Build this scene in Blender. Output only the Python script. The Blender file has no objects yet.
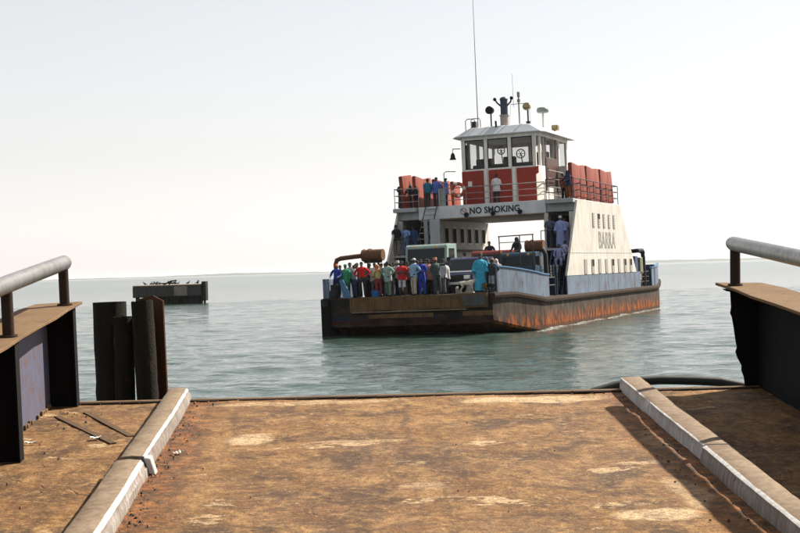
import bpy, bmesh, math, random
import numpy as np
from mathutils import Vector, Matrix, Euler
rnd = random.Random(7)
PI = math.pi
S = bpy.context.scene
C = S.collection

# ------------------------------------------------------------------ camera
FPX = 1400.0                                   # focal length in photo pixels (800 wide)
ROLL = math.atan(0.029); PITCH = 3.5 / FPX
CAM = np.array([0, 0, 3.2])
_fw = np.array([0, math.cos(PITCH), math.sin(PITCH)]); _rt = np.array([1, 0, 0.]); _up = np.cross(_rt, _fw)
_R = _rt * math.cos(ROLL) - _up * math.sin(ROLL); _U = _up * math.cos(ROLL) + _rt * math.sin(ROLL)
def ray(px, py): return _fw + _R * (px - 400) / FPX + _U * (266.5 - py) / FPX
cd = bpy.data.cameras.new('camera'); cam = bpy.data.objects.new('camera', cd); C.objects.link(cam)
cd.sensor_width = 36; cd.sensor_fit = 'HORIZONTAL'; cd.lens = 36 * FPX / 800; cd.clip_start = 0.1; cd.clip_end = 60000
m4 = Matrix.Identity(4)
for i, v in enumerate((_R, _U, -_fw)):
    for k in range(3): m4[k][i] = v[k]
for k in range(3): m4[k][3] = CAM[k]
cam.matrix_world = m4; S.camera = cam

# ------------------------------------------------------------------ sky, sun, exposure
SUN_DIR = Vector((0.845, 0.534, 0)).normalized(); ELEV = math.radians(43.3)
SUN_AZ = math.atan2(SUN_DIR.x, SUN_DIR.y)
w = bpy.data.worlds.new('World'); S.world = w; w.use_nodes = True
nt = w.node_tree; bg = nt.nodes['Background']
sky = nt.nodes.new('ShaderNodeTexSky'); sky.sky_type = 'NISHITA'; sky.sun_disc = False
sky.sun_elevation = ELEV; sky.sun_rotation = SUN_AZ
sky.air_density = 2.0; sky.dust_density = 0.2; sky.ozone_density = 3.0; sky.altitude = 0
hsv = nt.nodes.new('ShaderNodeHueSaturation'); hsv.inputs['Saturation'].default_value = 0.25
nt.links.new(sky.outputs[0], hsv.inputs['Color']); wb = nt.nodes.new('ShaderNodeMix'); wb.data_type = 'RGBA'; wb.blend_type = 'MULTIPLY'; wb.inputs[0].default_value = 1.0; wb.inputs[7].default_value = (0.995, 0.99, 1.06, 1)
nt.links.new(hsv.outputs[0], wb.inputs[6]); hz = nt.nodes.new('ShaderNodeMix'); hz.data_type = 'RGBA'; hz.inputs[0].default_value = 0.30; hz.inputs[7].default_value = (6.25, 6.25, 6.15, 1)   # even veil of dust over the whole sky
nt.links.new(wb.outputs[2], hz.inputs[6]); nt.links.new(hz.outputs[2], bg.inputs['Color'])
bg.inputs['Strength'].default_value = 0.058
sd = bpy.data.lights.new('sun', 'SUN'); sd.energy = 5.0; sd.angle = math.radians(0.6); sd.color = (1.0, 0.92, 0.80)
so = bpy.data.objects.new('sun', sd); C.objects.link(so)
sv = Vector((SUN_DIR.x * math.cos(ELEV), SUN_DIR.y * math.cos(ELEV), math.sin(ELEV)))
so.rotation_euler = sv.to_track_quat('Z', 'Y').to_euler(); so.location = sv * 60
S.view_settings.view_transform = 'Standard'; S.view_settings.look = 'None'
S.view_settings.exposure = 1.30; S.view_settings.gamma = 1.0; S.view_settings.use_curve_mapping = False
S.render.engine = 'CYCLES'
S.cycles.volume_bounces = 1; S.cycles.max_bounces = 6

# ------------------------------------------------------------------ helpers
class MB:
    """collects geometry; build() links it as ONE mesh object"""
    def __init__(s): s.v = []; s.f = []; s.mi = []; s.m = 0
    def add(s, verts, faces):
        o = len(s.v); s.v += [tuple(map(float, p)) for p in verts]
        for f in faces: s.f.append(tuple(i + o for i in f)); s.mi.append(s.m)
        return s
    def box(s, x0, x1, y0, y1, z0, z1, R=None, o=None):
        p = [(x, y, z) for z in (z0, z1) for y in (y0, y1) for x in (x0, x1)]
        if R is not None:
            o = Vector(o or (0, 0, 0)); p = [tuple(R @ (Vector(q) - o) + o) for q in p]
        return s.add(p, [(0, 2, 3, 1), (4, 5, 7, 6), (0, 1, 5, 4), (2, 6, 7, 3), (0, 4, 6, 2), (1, 3, 7, 5)])
    def prism(s, pts, axis, a, b):
        """polygon pts (2D) extruded along axis (0/1/2) from a to b"""
        n = len(pts)
        def mk(p, h):
            q = [p[0], p[1]]; q.insert(axis, h); return tuple(q)
        s.add([mk(p, a) for p in pts] + [mk(p, b) for p in pts],
              [tuple(range(n))[::-1], tuple(range(n, 2 * n))] + [(i, (i + 1) % n, n + (i + 1) % n, n + i) for i in range(n)])
        return s
    def tube(s, path, r, n=8, cap=True):
        P = [Vector(p) for p in path]; L = len(P)
        rr = r if isinstance(r, (list, tuple)) else [r] * L
        T = [(P[min(i + 1, L - 1)] - P[max(i - 1, 0)]).normalized() for i in range(L)]
        ref = Vector((0, 0, 1)) if abs(T[0].z) < 0.9 else Vector((1, 0, 0))
        N = (ref - T[0] * ref.dot(T[0])).normalized(); vs = []
        for i in range(L):
            N = (N - T[i] * N.dot(T[i])).normalized(); B = T[i].cross(N)
            for k in range(n):
                a = 2 * PI * k / n; vs.append(P[i] + (N * math.cos(a) + B * math.sin(a)) * rr[i])
        fs = [(i * n + k, i * n + (k + 1) % n, (i + 1) * n + (k + 1) % n, (i + 1) * n + k) for i in range(L - 1) for k in range(n)]
        if cap: fs += [tuple(range(n))[::-1], tuple(range((L - 1) * n, L * n))]
        return s.add(vs, fs)
    def ell(s, c, r, n=10, m=7, R=None, zlo=-1.0):
        vs = []; fs = []
        t0 = math.asin(max(-1, zlo))
        for j in range(m + 1):
            t = t0 + (PI / 2 - t0) * j / m
            for k in range(n):
                a = 2 * PI * k / n; p = Vector((r[0] * math.cos(t) * math.cos(a), r[1] * math.cos(t) * math.sin(a), r[2] * math.sin(t)))
                if R is not None: p = R @ p
                vs.append(p + Vector(c))
        for j in range(m):
            for k in range(n): fs.append((j * n + k, j * n + (k + 1) % n, (j + 1) * n + (k + 1) % n, (j + 1) * n + k))
        fs.append(tuple(range(n))[::-1])
        return s.add(vs, fs)
    def rings(s, rings, cap=True):
        n = len(rings[0]); vs = [p for r in rings for p in r]
        fs = [(i * n + k, i * n + (k + 1) % n, (i + 1) * n + (k + 1) % n, (i + 1) * n + k) for i in range(len(rings) - 1) for k in range(n)]
        if cap: fs += [tuple(range(n))[::-1], tuple(range((len(rings) - 1) * n, len(rings) * n))]
        return s.add(vs, fs)
    def mesh(s, name, mats, bevel=0.0, smooth=False, seg=1):
        me = bpy.data.meshes.new(name); me.from_pydata(s.v, [], s.f)
        for m in (mats if isinstance(mats, (list, tuple)) else [mats]): me.materials.append(m)
        for p, i in zip(me.polygons, s.mi): p.material_index = i
        bm = bmesh.new(); bm.from_mesh(me)
        bmesh.ops.remove_doubles(bm, verts=bm.verts, dist=1e-5)
        bmesh.ops.recalc_face_normals(bm, faces=bm.faces)
        if bevel > 0:
            ed = [e for e in bm.edges if len(e.link_faces) == 2 and e.calc_face_angle(0) > 0.6]
            bmesh.ops.bevel(bm, geom=ed, offset=bevel, segments=seg, affect='EDGES', profile=0.6, clamp_overlap=True)
        if smooth:
            for f in bm.faces: f.smooth = True
            for e in bm.edges:
                if len(e.link_faces) == 2 and e.calc_face_angle(0) > 0.8: e.smooth = False
        bm.to_mesh(me); bm.free(); return me
    def build(s, name, mats, parent=None, bevel=0.0, smooth=False, seg=1):
        return link(name, s.mesh(name, mats, bevel, smooth, seg), parent)
def link(name, me, parent=None):
    o = bpy.data.objects.new(name, me); C.objects.link(o)
    if parent is not None: o.parent = parent
    return o
def tag(o, label=None, cat=None, group=None, kind=None):
    if label: o['label'] = label
    if cat: o['category'] = cat
    if group: o['group'] = group
    if kind: o['kind'] = kind
    return o
def thing(name, label, cat, M=None, group=None):
    o = bpy.data.objects.new(name, None); C.objects.link(o); o.empty_display_size = 0.2
    if M is not None: o.matrix_world = M
    return tag(o, label, cat, group)
def T(x, y, z): return Matrix.Translation((x, y, z))
def RZ(deg): return Matrix.Rotation(math.radians(deg), 4, 'Z')
def RX(deg): return Matrix.Rotation(math.radians(deg), 4, 'X')
def RY(deg): return Matrix.Rotation(math.radians(deg), 4, 'Y')

# ------------------------------------------------------------------ materials
class NT:
    def __init__(s, name):
        s.m = bpy.data.materials.new(name); s.m.use_nodes = True; s.t = s.m.node_tree; s.N = s.t.nodes; s.L = s.t.links
        s.b = s.N['Principled BSDF']; s.tc = s.N.new('ShaderNodeTexCoord')
        s.co = s.tc.outputs['Object']
    def lk(s, a, b): s.L.new(a, b)
    def map(s, scale=(1, 1, 1), loc=(0, 0, 0), rot=(0, 0, 0), src=None):
        n = s.N.new('ShaderNodeMapping'); n.inputs['Scale'].default_value = scale; n.inputs['Location'].default_value = loc
        n.inputs['Rotation'].default_value = rot; s.lk(src or s.co, n.inputs['Vector']); return n.outputs[0]
    def noise(s, scale, detail=6, rough=0.6, src=None, dist=0.0):
        n = s.N.new('ShaderNodeTexNoise'); n.inputs['Scale'].default_value = scale; n.inputs['Detail'].default_value = detail
        n.inputs['Roughness'].default_value = rough; n.inputs['Distortion'].default_value = dist; s.lk(src or s.co, n.inputs['Vector']); return n.outputs['Fac']
    def voro(s, scale, src=None, feature='F1', rand=1.0):
        n = s.N.new('ShaderNodeTexVoronoi'); n.feature = feature; n.inputs['Scale'].default_value = scale; n.inputs['Randomness'].default_value = rand
        s.lk(src or s.co, n.inputs['Vector']); return n.outputs['Distance']
    def ramp(s, fac, stops):
        n = s.N.new('ShaderNodeValToRGB'); e = n.color_ramp.elements
        while len(e) < len(stops): e.new(0.5)
        for q, (p, c) in zip(e, stops): q.position = p; q.color = (c, c, c, 1) if not isinstance(c, (tuple, list)) else (*c, 1)
        s.lk(fac, n.inputs[0]); return n.outputs[0]
    def mix(s, fac, a, b, mode='MIX'):
        n = s.N.new('ShaderNodeMix'); n.data_type = 'RGBA'; n.blend_type = mode
        for i, x in ((0, fac), (6, a), (7, b)):
            if isinstance(x, (int, float)): n.inputs[i].default_value = x if i == 0 else (x, x, x, 1)
            elif isinstance(x, (tuple, list)): n.inputs[i].default_value = (*x, 1)
            else: s.lk(x, n.inputs[i])
        return n.outputs[2]
    def math(s, op, a, b=0.0, clamp=False):
        n = s.N.new('ShaderNodeMath'); n.operation = op; n.use_clamp = clamp
        for i, x in ((0, a), (1, b)):
            if isinstance(x, (int, float)): n.inputs[i].default_value = x
            else: s.lk(x, n.inputs[i])
        return n.outputs[0]
    def xyz(s):
        n = s.N.new('ShaderNodeSeparateXYZ'); s.lk(s.co, n.inputs[0]); return n.outputs
    def bump(s, h, strength=0.3, dist=0.02):
        n = s.N.new('ShaderNodeBump'); n.inputs['Strength'].default_value = strength; n.inputs['Distance'].default_value = dist
        s.lk(h, n.inputs['Height']); s.lk(n.outputs[0], s.b.inputs['Normal']); return s
    def set(s, col=None, rough=None, metal=None, spec=None):
        for k, v in (('Base Color', col), ('Roughness', rough), ('Metallic', metal), ('Specular IOR Level', spec)):
            if v is None: continue
            if isinstance(v, (int, float)): s.b.inputs[k].default_value = v
            elif isinstance(v, (tuple, list)): s.b.inputs[k].default_value = (*v, 1)
            else: s.lk(v, s.b.inputs[k])
        return s

RUST = (0.26, 0.075, 0.018); RUSTD = (0.09, 0.03, 0.012)
def weathered(name, col, dark=None, rust=0.3, rough=0.6, scale=1.0, streak=0.5, bump=0.25, bdist=0.01, rustcol=RUST, metal=0.0):
    """paint with vertical run marks, grime blotches and rust"""
    n = NT(name); dark = dark or tuple(c * 0.55 for c in col)
    ka = 0.98 if name in ('ship_white_paint', 'fascia_pale_grey', 'roof_pale_grey') else (0.78 if name in ('red_lead_panel', 'ship_grey_paint', 'cab_paint') else 0.60)
    col = tuple(c * ka for c in col); dark = tuple(c * ka for c in dark); rustcol = tuple(c * 0.7 for c in rustcol)
    st = n.noise(3.0 * scale, 5, 0.6, n.map((2.2, 2.2, 0.22)))
    bl = n.noise(1.3 * scale, 7, 0.65)
    a = n.mix(n.math('MULTIPLY', n.ramp(st, [(0.40, 0.0), (0.68, 1.0)]), streak), col, dark)
    a = n.mix(n.math('MULTIPLY', n.ramp(bl, [(0.45, 0.0), (0.75, 1.0)]), 0.55), a, dark)
    rm = n.noise(2.1 * scale, 8, 0.7, n.map((1.5, 1.5, 0.55), (3.1, 1.7, 0.4)))
    lo = 0.72 - rust * 0.32
    rmask = n.ramp(rm, [(lo, 0.0), (lo + 0.10, 1.0)])
    rc = n.mix(n.noise(9 * scale, 4), tuple(c * 0.7 for c in RUSTD), rustcol)
    a = n.mix(rmask, a, rc)
    fine = n.noise(22 * scale, 4, 0.6)
    n.set(a, n.math('ADD', n.math('MULTIPLY', fine, 0.25), rough - 0.1), metal, 0.12 if name in ('shaded_black_steel', 'rusted_pile_steel', 'dark_rusty_post', 'bright_rust', 'rusty_strake', 'worn_apron_timber', 'bulwark_blue_grey', 'rust_brown_drum', 'ferry_deck_steel', 'dark_fitting_steel', 'cap_plate_dirt', 'kerb_top_dirt', 'dark_wet_concrete') else 0.3)
    n.bump(n.math('ADD', fine, n.math('MULTIPLY', rmask, 0.6)), bump, bdist)
    return n.m
def plain(name, col, rough=0.6, metal=0.0, var=0.25, scale=6.0, spec=None):
    n = NT(name); f = n.noise(scale, 5, 0.6); col = tuple(c * 0.75 for c in col)
    n.set(n.mix(n.ramp(f, [(0.3, 0), (0.75, 1)]), col, tuple(c * (1 - var) for c in col)), rough, metal, spec); n.bump(f, 0.15, 0.01); return n.m
def cloth(name, col, col2=None, scale=9.0):
    col = tuple(c * 0.9 for c in col)
    n = NT(name); f = n.noise(scale, 3, 0.5); lo = tuple(c * 0.62 for c in col)
    a = n.mix(n.ramp(f, [(0.35, 0), (0.7, 1)]), col, lo)
    if col2: a = n.mix(n.ramp(n.noise(14, 2, 0.4), [(0.47, 0), (0.53, 1)]), a, col2)
    n.set(a, 0.9, 0, 0.2); n.bump(n.noise(16, 3), 0.35, 0.02); return n.m
_cl = {}
def CL(col, col2=None):
    k = (col, col2)
    if k not in _cl: _cl[k] = cloth('cloth_%d' % len(_cl), col, col2)
    return _cl[k]
def glass(name, tint=(0.75, 0.85, 0.85), alpha=0.35):
    n = NT(name); n.set((0.03, 0.04, 0.04), 0.06, 0.0, 0.6); n.b.inputs['Alpha'].default_value = alpha; return n.m

# ------------------------------------------------------------------ frames of the two moving things (ramp, ferry)
# ramp: its edges vanish at (341,150) in the photo, so it slopes up 5 degrees; its roadway is 4.4 m between kerbs
_F = ray(341, 150); _F = _F / np.linalg.norm(_F)
_X = np.cross(_F, [0, 0, 1.]); _X = _X / np.linalg.norm(_X); _N = np.cross(_X, _F)
_a, _b = ray(190, 401), ray(622, 391)
HP = 4.4 / np.linalg.norm(_b / (-_N @ _b) - _a / (-_N @ _a))
def _on(px, py, z=0.0):
    d = ray(px, py); return CAM + d * (HP - z) / (-_N @ d)
RO = (_on(190, 401) + _on(622, 391)) / 2
def rl(px, py, z=0.0):
    d = _on(px, py, z) - RO; return float(_X @ d), float(_F @ d)
RM = Matrix.Identity(4)
for i, v in enumerate((_X, _F, _N)):
    for k in range(3): RM[k][i] = v[k]
for k in range(3): RM[k][3] = RO[k]
# ferry: local x = starboard, y = aft, z = up, origin on the water under the middle of the bow
SM = T(0.276, 68.113, 0) @ RZ(-21.5) @ RY(-0.9)
SMI = SM.inverted()
def ship_px(px, py, y):
    o = SMI @ Vector(CAM); d = SMI.to_3x3() @ Vector(ray(px, py)); return o + d * (y - o.y) / d.y

# ------------------------------------------------------------------ water
def make_water():
    rs = np.random.RandomState(3)
    r1 = [9.0]
    while r1[-1] < 170: r1.append(r1[-1] + 0.075 + 0.0023 * r1[-1])
    while r1[-1] < 14000: r1.append(r1[-1] * 1.10)
    r = np.array([0.5, 2, 5] + r1)
    th = np.concatenate([np.linspace(-PI, -0.40, 26)[:-1], np.linspace(-0.40, 0.40, 560), np.linspace(0.40, PI, 26)[1:-1]])
    RR, TT = np.meshgrid(r, th, indexing='ij')
    X = RR * np.sin(TT); Y = RR * np.cos(TT); Z = np.zeros_like(X)
    for i in range(46):
        lam = 0.34 * (1.075 ** i)
        a = rs.normal(-PI / 2 - 0.12, 0.50)            # wind waves running in towards the quay
        k = 2 * PI / lam; amp = (0.0016 * lam if lam < 1.0 else 0.0048 * lam ** 0.6) * (1.0 if lam < 3.5 else 0.55)
        ph = k * (X * math.cos(a) + Y * math.sin(a)) + rs.uniform(0, 6.28)
        fade = np.clip(1.6 - RR * 0.0023 * 4.8 / lam, 0, 1)
        Z += amp * fade * (np.sin(ph) + 0.25 * np.sin(2 * ph + 1.3))
    patch = 0.75 + 0.35 * np.sin(X * 0.05 + 1.0 + 0.7 * np.sin(Y * 0.021)) * np.sin(Y * 0.037 + 0.4)
    Z *= patch
    nr, na = X.shape
    v = np.stack([X.ravel(), Y.ravel(), Z.ravel()], 1)
    i0 = (np.arange(nr - 1)[:, None] * na + np.arange(na)[None]).ravel()
    j1 = (np.arange(na) + 1) % na
    i1 = (np.arange(nr - 1)[:, None] * na + j1[None]).ravel()
    f = np.stack([i0, i1, i1 + na, i0 + na], 1)
    me = bpy.data.meshes.new('water'); me.vertices.add(len(v)); me.vertices.foreach_set('co', v.ravel())
    me.loops.add(f.size); me.loops.foreach_set('vertex_index', f[:, ::-1].ravel())
    me.polygons.add(len(f)); me.polygons.foreach_set('loop_start', np.arange(len(f)) * 4)
    me.polygons.foreach_set('use_smooth', np.ones(len(f), bool)); me.update(calc_edges=True); me.validate()
    if me.polygons[len(f) // 2].normal.z < 0: me.flip_normals()
    n = NT('sea_water')
    x, y, z = n.xyz()
    n1 = n.noise(2.2, 4, 0.55, n.map((0.6, 1.7, 1), rot=(0, 0, 0.15)))
    n2 = n.noise(0.55, 5, 0.62, n.map((0.45, 1.6, 1), rot=(0, 0, -0.12)))
    n3 = n.noise(0.03, 3, 0.5, n.map((0.3, 1.8, 1)))
    off = n.ramp(n.math('DIVIDE', y, 1500.0), [(0.02, 0.0), (0.25, 0.6), (1.0, 1.0)])        # rougher, wind-blown water offshore
    col = n.mix(n.ramp(n3, [(0.35, 0), (0.65, 1)]), (0.022, 0.043, 0.033), (0.031, 0.053, 0.044))
    # broken foam along the ferry's side and bow
    sc = n.map((1, 1, 1), tuple(SMI.translation), tuple(SMI.to_euler())); sp_ = n.N.new('ShaderNodeSeparateXYZ'); n.lk(sc, sp_.inputs[0])
    sx_ = n.math('ABSOLUTE', sp_.outputs[0]); edge = n.math('ABSOLUTE', n.math('SUBTRACT', sx_, 5.60))
    side = n.math('MULTIPLY', n.ramp(edge, [(0.0, 0.9), (0.6, 0.0)]), n.math('MULTIPLY', n.math('GREATER_THAN', sp_.outputs[1], 3.5), n.math('LESS_THAN', sp_.outputs[1], 37.0)))
    bowf = n.math('MULTIPLY', n.ramp(n.math('ABSOLUTE', n.math('SUBTRACT', sp_.outputs[1], 2.4)), [(0.0, 0.7), (0.6, 0.0)]), n.math('LESS_THAN', sx_, 5.0))
    fm = n.math('MULTIPLY', n.math('MAXIMUM', side, bowf), n.ramp(n.noise(5, 5, 0.7, n.map((1, 1.5, 1))), [(0.44, 0), (0.58, 1)]))
    col = n.mix(n.math('MULTIPLY', fm, 0.85), col, (0.55, 0.56, 0.54))
    n.set(col, n.math('ADD', n.math('ADD', 0.05, n.math('MULTIPLY', off, 0.12)), n.math('MULTIPLY', fm, 0.4)), 0.0, 0.5); n.b.inputs['IOR'].default_value = 1.33
    hgt = n.math('ADD', n.math('MULTIPLY', n1, 0.45), n2)
    n.bump(n.math('MULTIPLY', hgt, n.math('ADD', 1.0, n.math('MULTIPLY', off, 1.2))), 0.8, 0.14)
    me.materials.append(n.m)
    return tag(link('water', me), 'wide grey-green river mouth with small wind ripples', 'water', kind='structure')
make_water()

# ------------------------------------------------------------------ far shore: a low wooded coast some nine kilometres off
def far_shore():
    mb = MB(); rs = random.Random(5); rows = []
    K = 240; R0 = 9000
    h = 9.0
    for i in range(K + 1):
        a = math.radians(-34 + 68 * i / K)
        h += rs.uniform(-4, 4); h = min(max(h, 8), 25)
        env = 0.35 + 0.65 * (0.5 + 0.5 * math.sin(a * 9 + 0.6)) ** 0.8
        z = max(3.5, h * env)
        sec = []
        for dr, zz in ((0, -0.9), (25, 0.6), (60, z * 0.75), (160, z + rs.uniform(-1, 1.5)), (600, z * 0.9), (900, 0.5), (920, -0.9)):
            sec.append(((R0 + dr) * math.sin(a), (R0 + dr) * math.cos(a), zz))
        rows.append(sec)
    mb.rings(rows)
    n = NT('shore_wood'); n.set(n.mix(n.noise(0.02, 5), (0.016, 0.024, 0.020), (0.034, 0.038, 0.032)), 0.95)
    return tag(mb.build('far_shore', n.m, smooth=False), 'low hazy wooded coast along the horizon', 'shore', kind='structure')
far_shore()

# ------------------------------------------------------------------ ramp materials
def ramp_dirt():
    n = NT('ramp_dirt')
    warp = n.N.new('ShaderNodeTexNoise'); warp.inputs['Scale'].default_value = 2.2; warp.inputs['Detail'].default_value = 5; n.lk(n.co, warp.inputs['Vector'])
    vm = n.N.new('ShaderNodeVectorMath'); vm.operation = 'SUBTRACT'; n.lk(warp.outputs['Color'], vm.inputs[0]); vm.inputs[1].default_value = (0.5, 0.5, 0.5)
    vs = n.N.new('ShaderNodeVectorMath'); vs.operation = 'SCALE'; n.lk(vm.outputs[0], vs.inputs[0]); vs.inputs['Scale'].default_value = 0.30
    va = n.N.new('ShaderNodeVectorMath'); va.operation = 'ADD'; n.lk(n.co, va.inputs[0]); n.lk(vs.outputs[0], va.inputs[1]); wc = va.outputs[0]
    big = n.noise(0.55, 6, 0.6, n.map((1.0, 0.9, 1), src=wc))
    mid = n.noise(2.4, 9, 0.68, n.map((1.0, 1.0, 1), (4, 2, 0), src=wc))
    fine = n.noise(26, 6, 0.7)
    m2_ = n.noise(7.0, 8, 0.75, n.map((1.0, 1.1, 1), (1, 8, 0), src=wc))
    grit = n.noise(75, 3, 0.6)
    a = n.mix(n.ramp(big, [(0.30, 0), (0.66, 1)]), (0.165, 0.082, 0.026), (0.27, 0.155, 0.060))
    a = n.mix(n.ramp(mid, [(0.46, 0), (0.62, 0.75)]), a, (0.42, 0.275, 0.135))
    dk = n.noise(1.7, 9, 0.72, n.map((1.0, 0.85, 1), (9, 5, 0), src=wc))
    a = n.mix(n.ramp(dk, [(0.50, 0), (0.60, 0.85)]), a, (0.045, 0.022, 0.008))
    # tyre lanes: darker, polished, running up the ramp
    x, y, z = n.xyz()
    ln = n.noise(1.0, 5, 0.7, n.map((7.0, 0.14, 1), (2, 0, 0), src=wc))
    a = n.mix(n.ramp(ln, [(0.52, 0), (0.66, 0.65)]), a, (0.10, 0.052, 0.019))
    # thin cracks and flaking edges of the old screed
    cr = n.voro(0.9, n.map((0.8, 1.7, 1), src=wc), 'DISTANCE_TO_EDGE')
    crm = n.math('MULTIPLY', n.ramp(cr, [(0.0, 0.8), (0.012, 0)]), n.ramp(n.noise(0.7, 4, 0.6, n.map((1, 1, 1), (1, 7, 0))), [(0.50, 0), (0.62, 0.8)]))
    a = n.mix(crm, a, (0.07, 0.035, 0.014))
    # pale worn patches: noise ones plus the ones seen in the photo
    pw = n.noise(1.25, 8, 0.7, n.map((0.8, 1.5, 1), (17, 3, 0), src=wc))
    pm = n.ramp(pw, [(0.61, 0), (0.64, 0.8)])
    a = n.mix(n.ramp(pw, [(0.585, 0), (0.603, 0.7), (0.614, 0.0)]), a, (0.05, 0.024, 0.009))
    lf = n.noise(1.9, 7, 0.66, n.map((0.9, 1.2, 1), (31, 13, 0), src=wc)); a = n.mix(n.ramp(lf, [(0.485, 0), (0.495, 0.7), (0.503, 0.0)]), a, (0.06, 0.03, 0.011))
    def blot(px, py, rx, ry, amt, soft=0.35, dist=None):
        cx, cy = rl(px, py)
        g = n.N.new('ShaderNodeTexGradient'); g.gradient_type = 'SPHERICAL'
        n.lk(n.map((1 / rx, 1 / ry, 0), (-cx / rx, -cy / ry, 0), src=wc), g.inputs[0])
        return n.math('MULTIPLY', n.ramp(g.outputs['Fac'], [(0.05, 0), (soft, 1)]), amt)
    pale = pm
    for q in ((250, 438, 0.26, 0.26, 0.95), (540, 398, 0.95, 0.20, 1.0), (300, 402, 1.3, 0.13, 0.6), (662, 513, 0.36, 0.20, 0.9), (425, 484, 0.18, 0.16, 0.6), (690, 492, 0.16, 0.6, 0.7), (655, 440, 0.13, 0.5, 0.6), (360, 440, 0.5, 0.07, 0.5), (640, 462, 0.30, 0.06, 0.6)):
        pale = n.math('MAXIMUM', pale, blot(*q))
    a = n.mix(n.math('MULTIPLY', pale, n.ramp(fine, [(0.3, 0.45), (0.6, 1)])), a, (0.70, 0.585, 0.45))
    dark = None
    for q in ((345, 486, 0.22, 0.28, 0.8, 0.5), (452, 485, 0.35, 0.3, 0.6, 0.5), (250, 478, 0.9, 0.7, 0.45, 0.6), (520, 452, 0.9, 0.2, 0.4, 0.6), (185, 450, 0.3, 1.4, 0.5, 0.6), (200, 403, 0.25, 0.3, 0.9, 0.5)):
        b = blot(*q); dark = b if dark is None else n.math('MAXIMUM', dark, b)
    a = n.mix(n.math('MULTIPLY', dark, n.ramp(mid, [(0.35, 1), (0.6, 0.25)])), a, (0.10, 0.045, 0.015))
    a = n.mix(n.ramp(m2_, [(0.47, 0), (0.64, 0.55)]), a, (0.060, 0.029, 0.010))
    a = n.mix(n.ramp(m2_, [(0.34, 0.6), (0.43, 0)]), a, (0.46, 0.33, 0.19))
    sp = n.voro(3.4); spm = n.ramp(sp, [(0.045, 1), (0.075, 0)])
    a = n.mix(n.math('MULTIPLY', spm, n.ramp(n.noise(1.1, 2), [(0.5, 0), (0.58, 0.9)])), a, (0.02, 0.015, 0.01))
    a = n.mix(n.ramp(grit, [(0.38, 0.55), (0.56, 0)]), a, (0.05, 0.027, 0.012))
    f2 = n.noise(13, 8, 0.8, n.map((1, 1.2, 1), (3, 1, 0))); a = n.mix(n.ramp(f2, [(0.36, 0.6), (0.50, 0)]), a, (0.045, 0.022, 0.009)); a = n.mix(n.ramp(f2, [(0.54, 0), (0.66, 0.45)]), a, (0.50, 0.36, 0.20))
    # rust and packed dirt gathered against both kerbs
    kd = n.math('ABSOLUTE', n.math('SUBTRACT', n.math('ABSOLUTE', x), 2.14)); km = n.math('MULTIPLY', n.ramp(kd, [(0.05, 1.0), (0.42, 0.0)]), n.ramp(f2, [(0.42, 0.25), (0.55, 1)]))
    a = n.mix(n.math('MULTIPLY', km, 0.9), a, n.mix(n.ramp(m2_, [(0.42, 0), (0.55, 1)]), (0.26, 0.095, 0.022), (0.05, 0.022, 0.010)))
    a = n.mix(1.0, a, (0.82, 0.70, 0.515), 'MULTIPLY')
    n.set(a, n.ramp(big, [(0.3, 0.72), (0.7, 0.92)]), 0, 0.3)
    h = n.math('ADD', n.math('MULTIPLY', mid, 1.0), n.math('ADD', n.math('MULTIPLY', fine, 0.6), n.math('MULTIPLY', dk, -0.8)))
    n.bump(n.math('ADD', h, n.math('MULTIPLY', crm, -0.7)), 0.75, 0.035)
    return n.m
M_DIRT = ramp_dirt()
M_CAP = weathered('cap_plate_dirt', (0.24, 0.15, 0.078), (0.09, 0.05, 0.025), 0.25, 0.8, 2.0, 0.3, 0.4, 0.012)
M_KTOP = weathered('kerb_top_dirt', (0.33, 0.245, 0.17), (0.12, 0.078, 0.046), 0.22, 0.8, 2.5, 0.5, 0.4, 0.01)
M_KWHITE = weathered('kerb_white_paint_highlight', (0.74, 0.73, 0.71), (0.30, 0.25, 0.20), 0.22, 0.55, 3.0, 0.6, 0.3, 0.008)
M_KFACE = weathered('kerb_face_worn_paint', (0.40, 0.355, 0.31), (0.12, 0.085, 0.06), 0.42, 0.5, 3.0, 0.8, 0.3, 0.008)
M_BLACKST = weathered('shaded_black_steel', (0.007, 0.006, 0.006), (0.004, 0.003, 0.003), 0.04, 0.75, 1.5, 0.3, 0.3, 0.01, (0.03, 0.014, 0.008))  # near-black steel; shade on the backlit plates is part of the colour
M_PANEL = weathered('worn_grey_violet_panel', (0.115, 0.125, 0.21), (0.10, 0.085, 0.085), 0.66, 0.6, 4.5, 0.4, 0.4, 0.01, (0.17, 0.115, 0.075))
M_RAIL = weathered('worn_galvanised_pipe', (0.52, 0.50, 0.47), (0.16, 0.13, 0.105), 0.36, 0.32, 5.0, 0.6, 0.35, 0.006, metal=0.8)
M_POST = weathered('dark_rusty_post', (0.05, 0.03, 0.022), (0.025, 0.016, 0.012), 0.3, 0.75, 3.0, 0.3, 0.4, 0.01, (0.13, 0.045, 0.02))
M_PILE = weathered('rusted_pile_steel', (0.026, 0.020, 0.012), (0.012, 0.010, 0.007), 0.42, 0.85, 2.2, 0.7, 0.6, 0.03, (0.12, 0.05, 0.02))
M_RUSTBRIGHT = weathered('bright_rust', (0.12, 0.052, 0.024), (0.035, 0.018, 0.010), 0.5, 0.85, 2.5, 0.4, 0.6, 0.02)
M_RUBBER = plain('black_rubber', (0.012, 0.012, 0.012), 0.7, 0, 0.4, 8)

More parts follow.
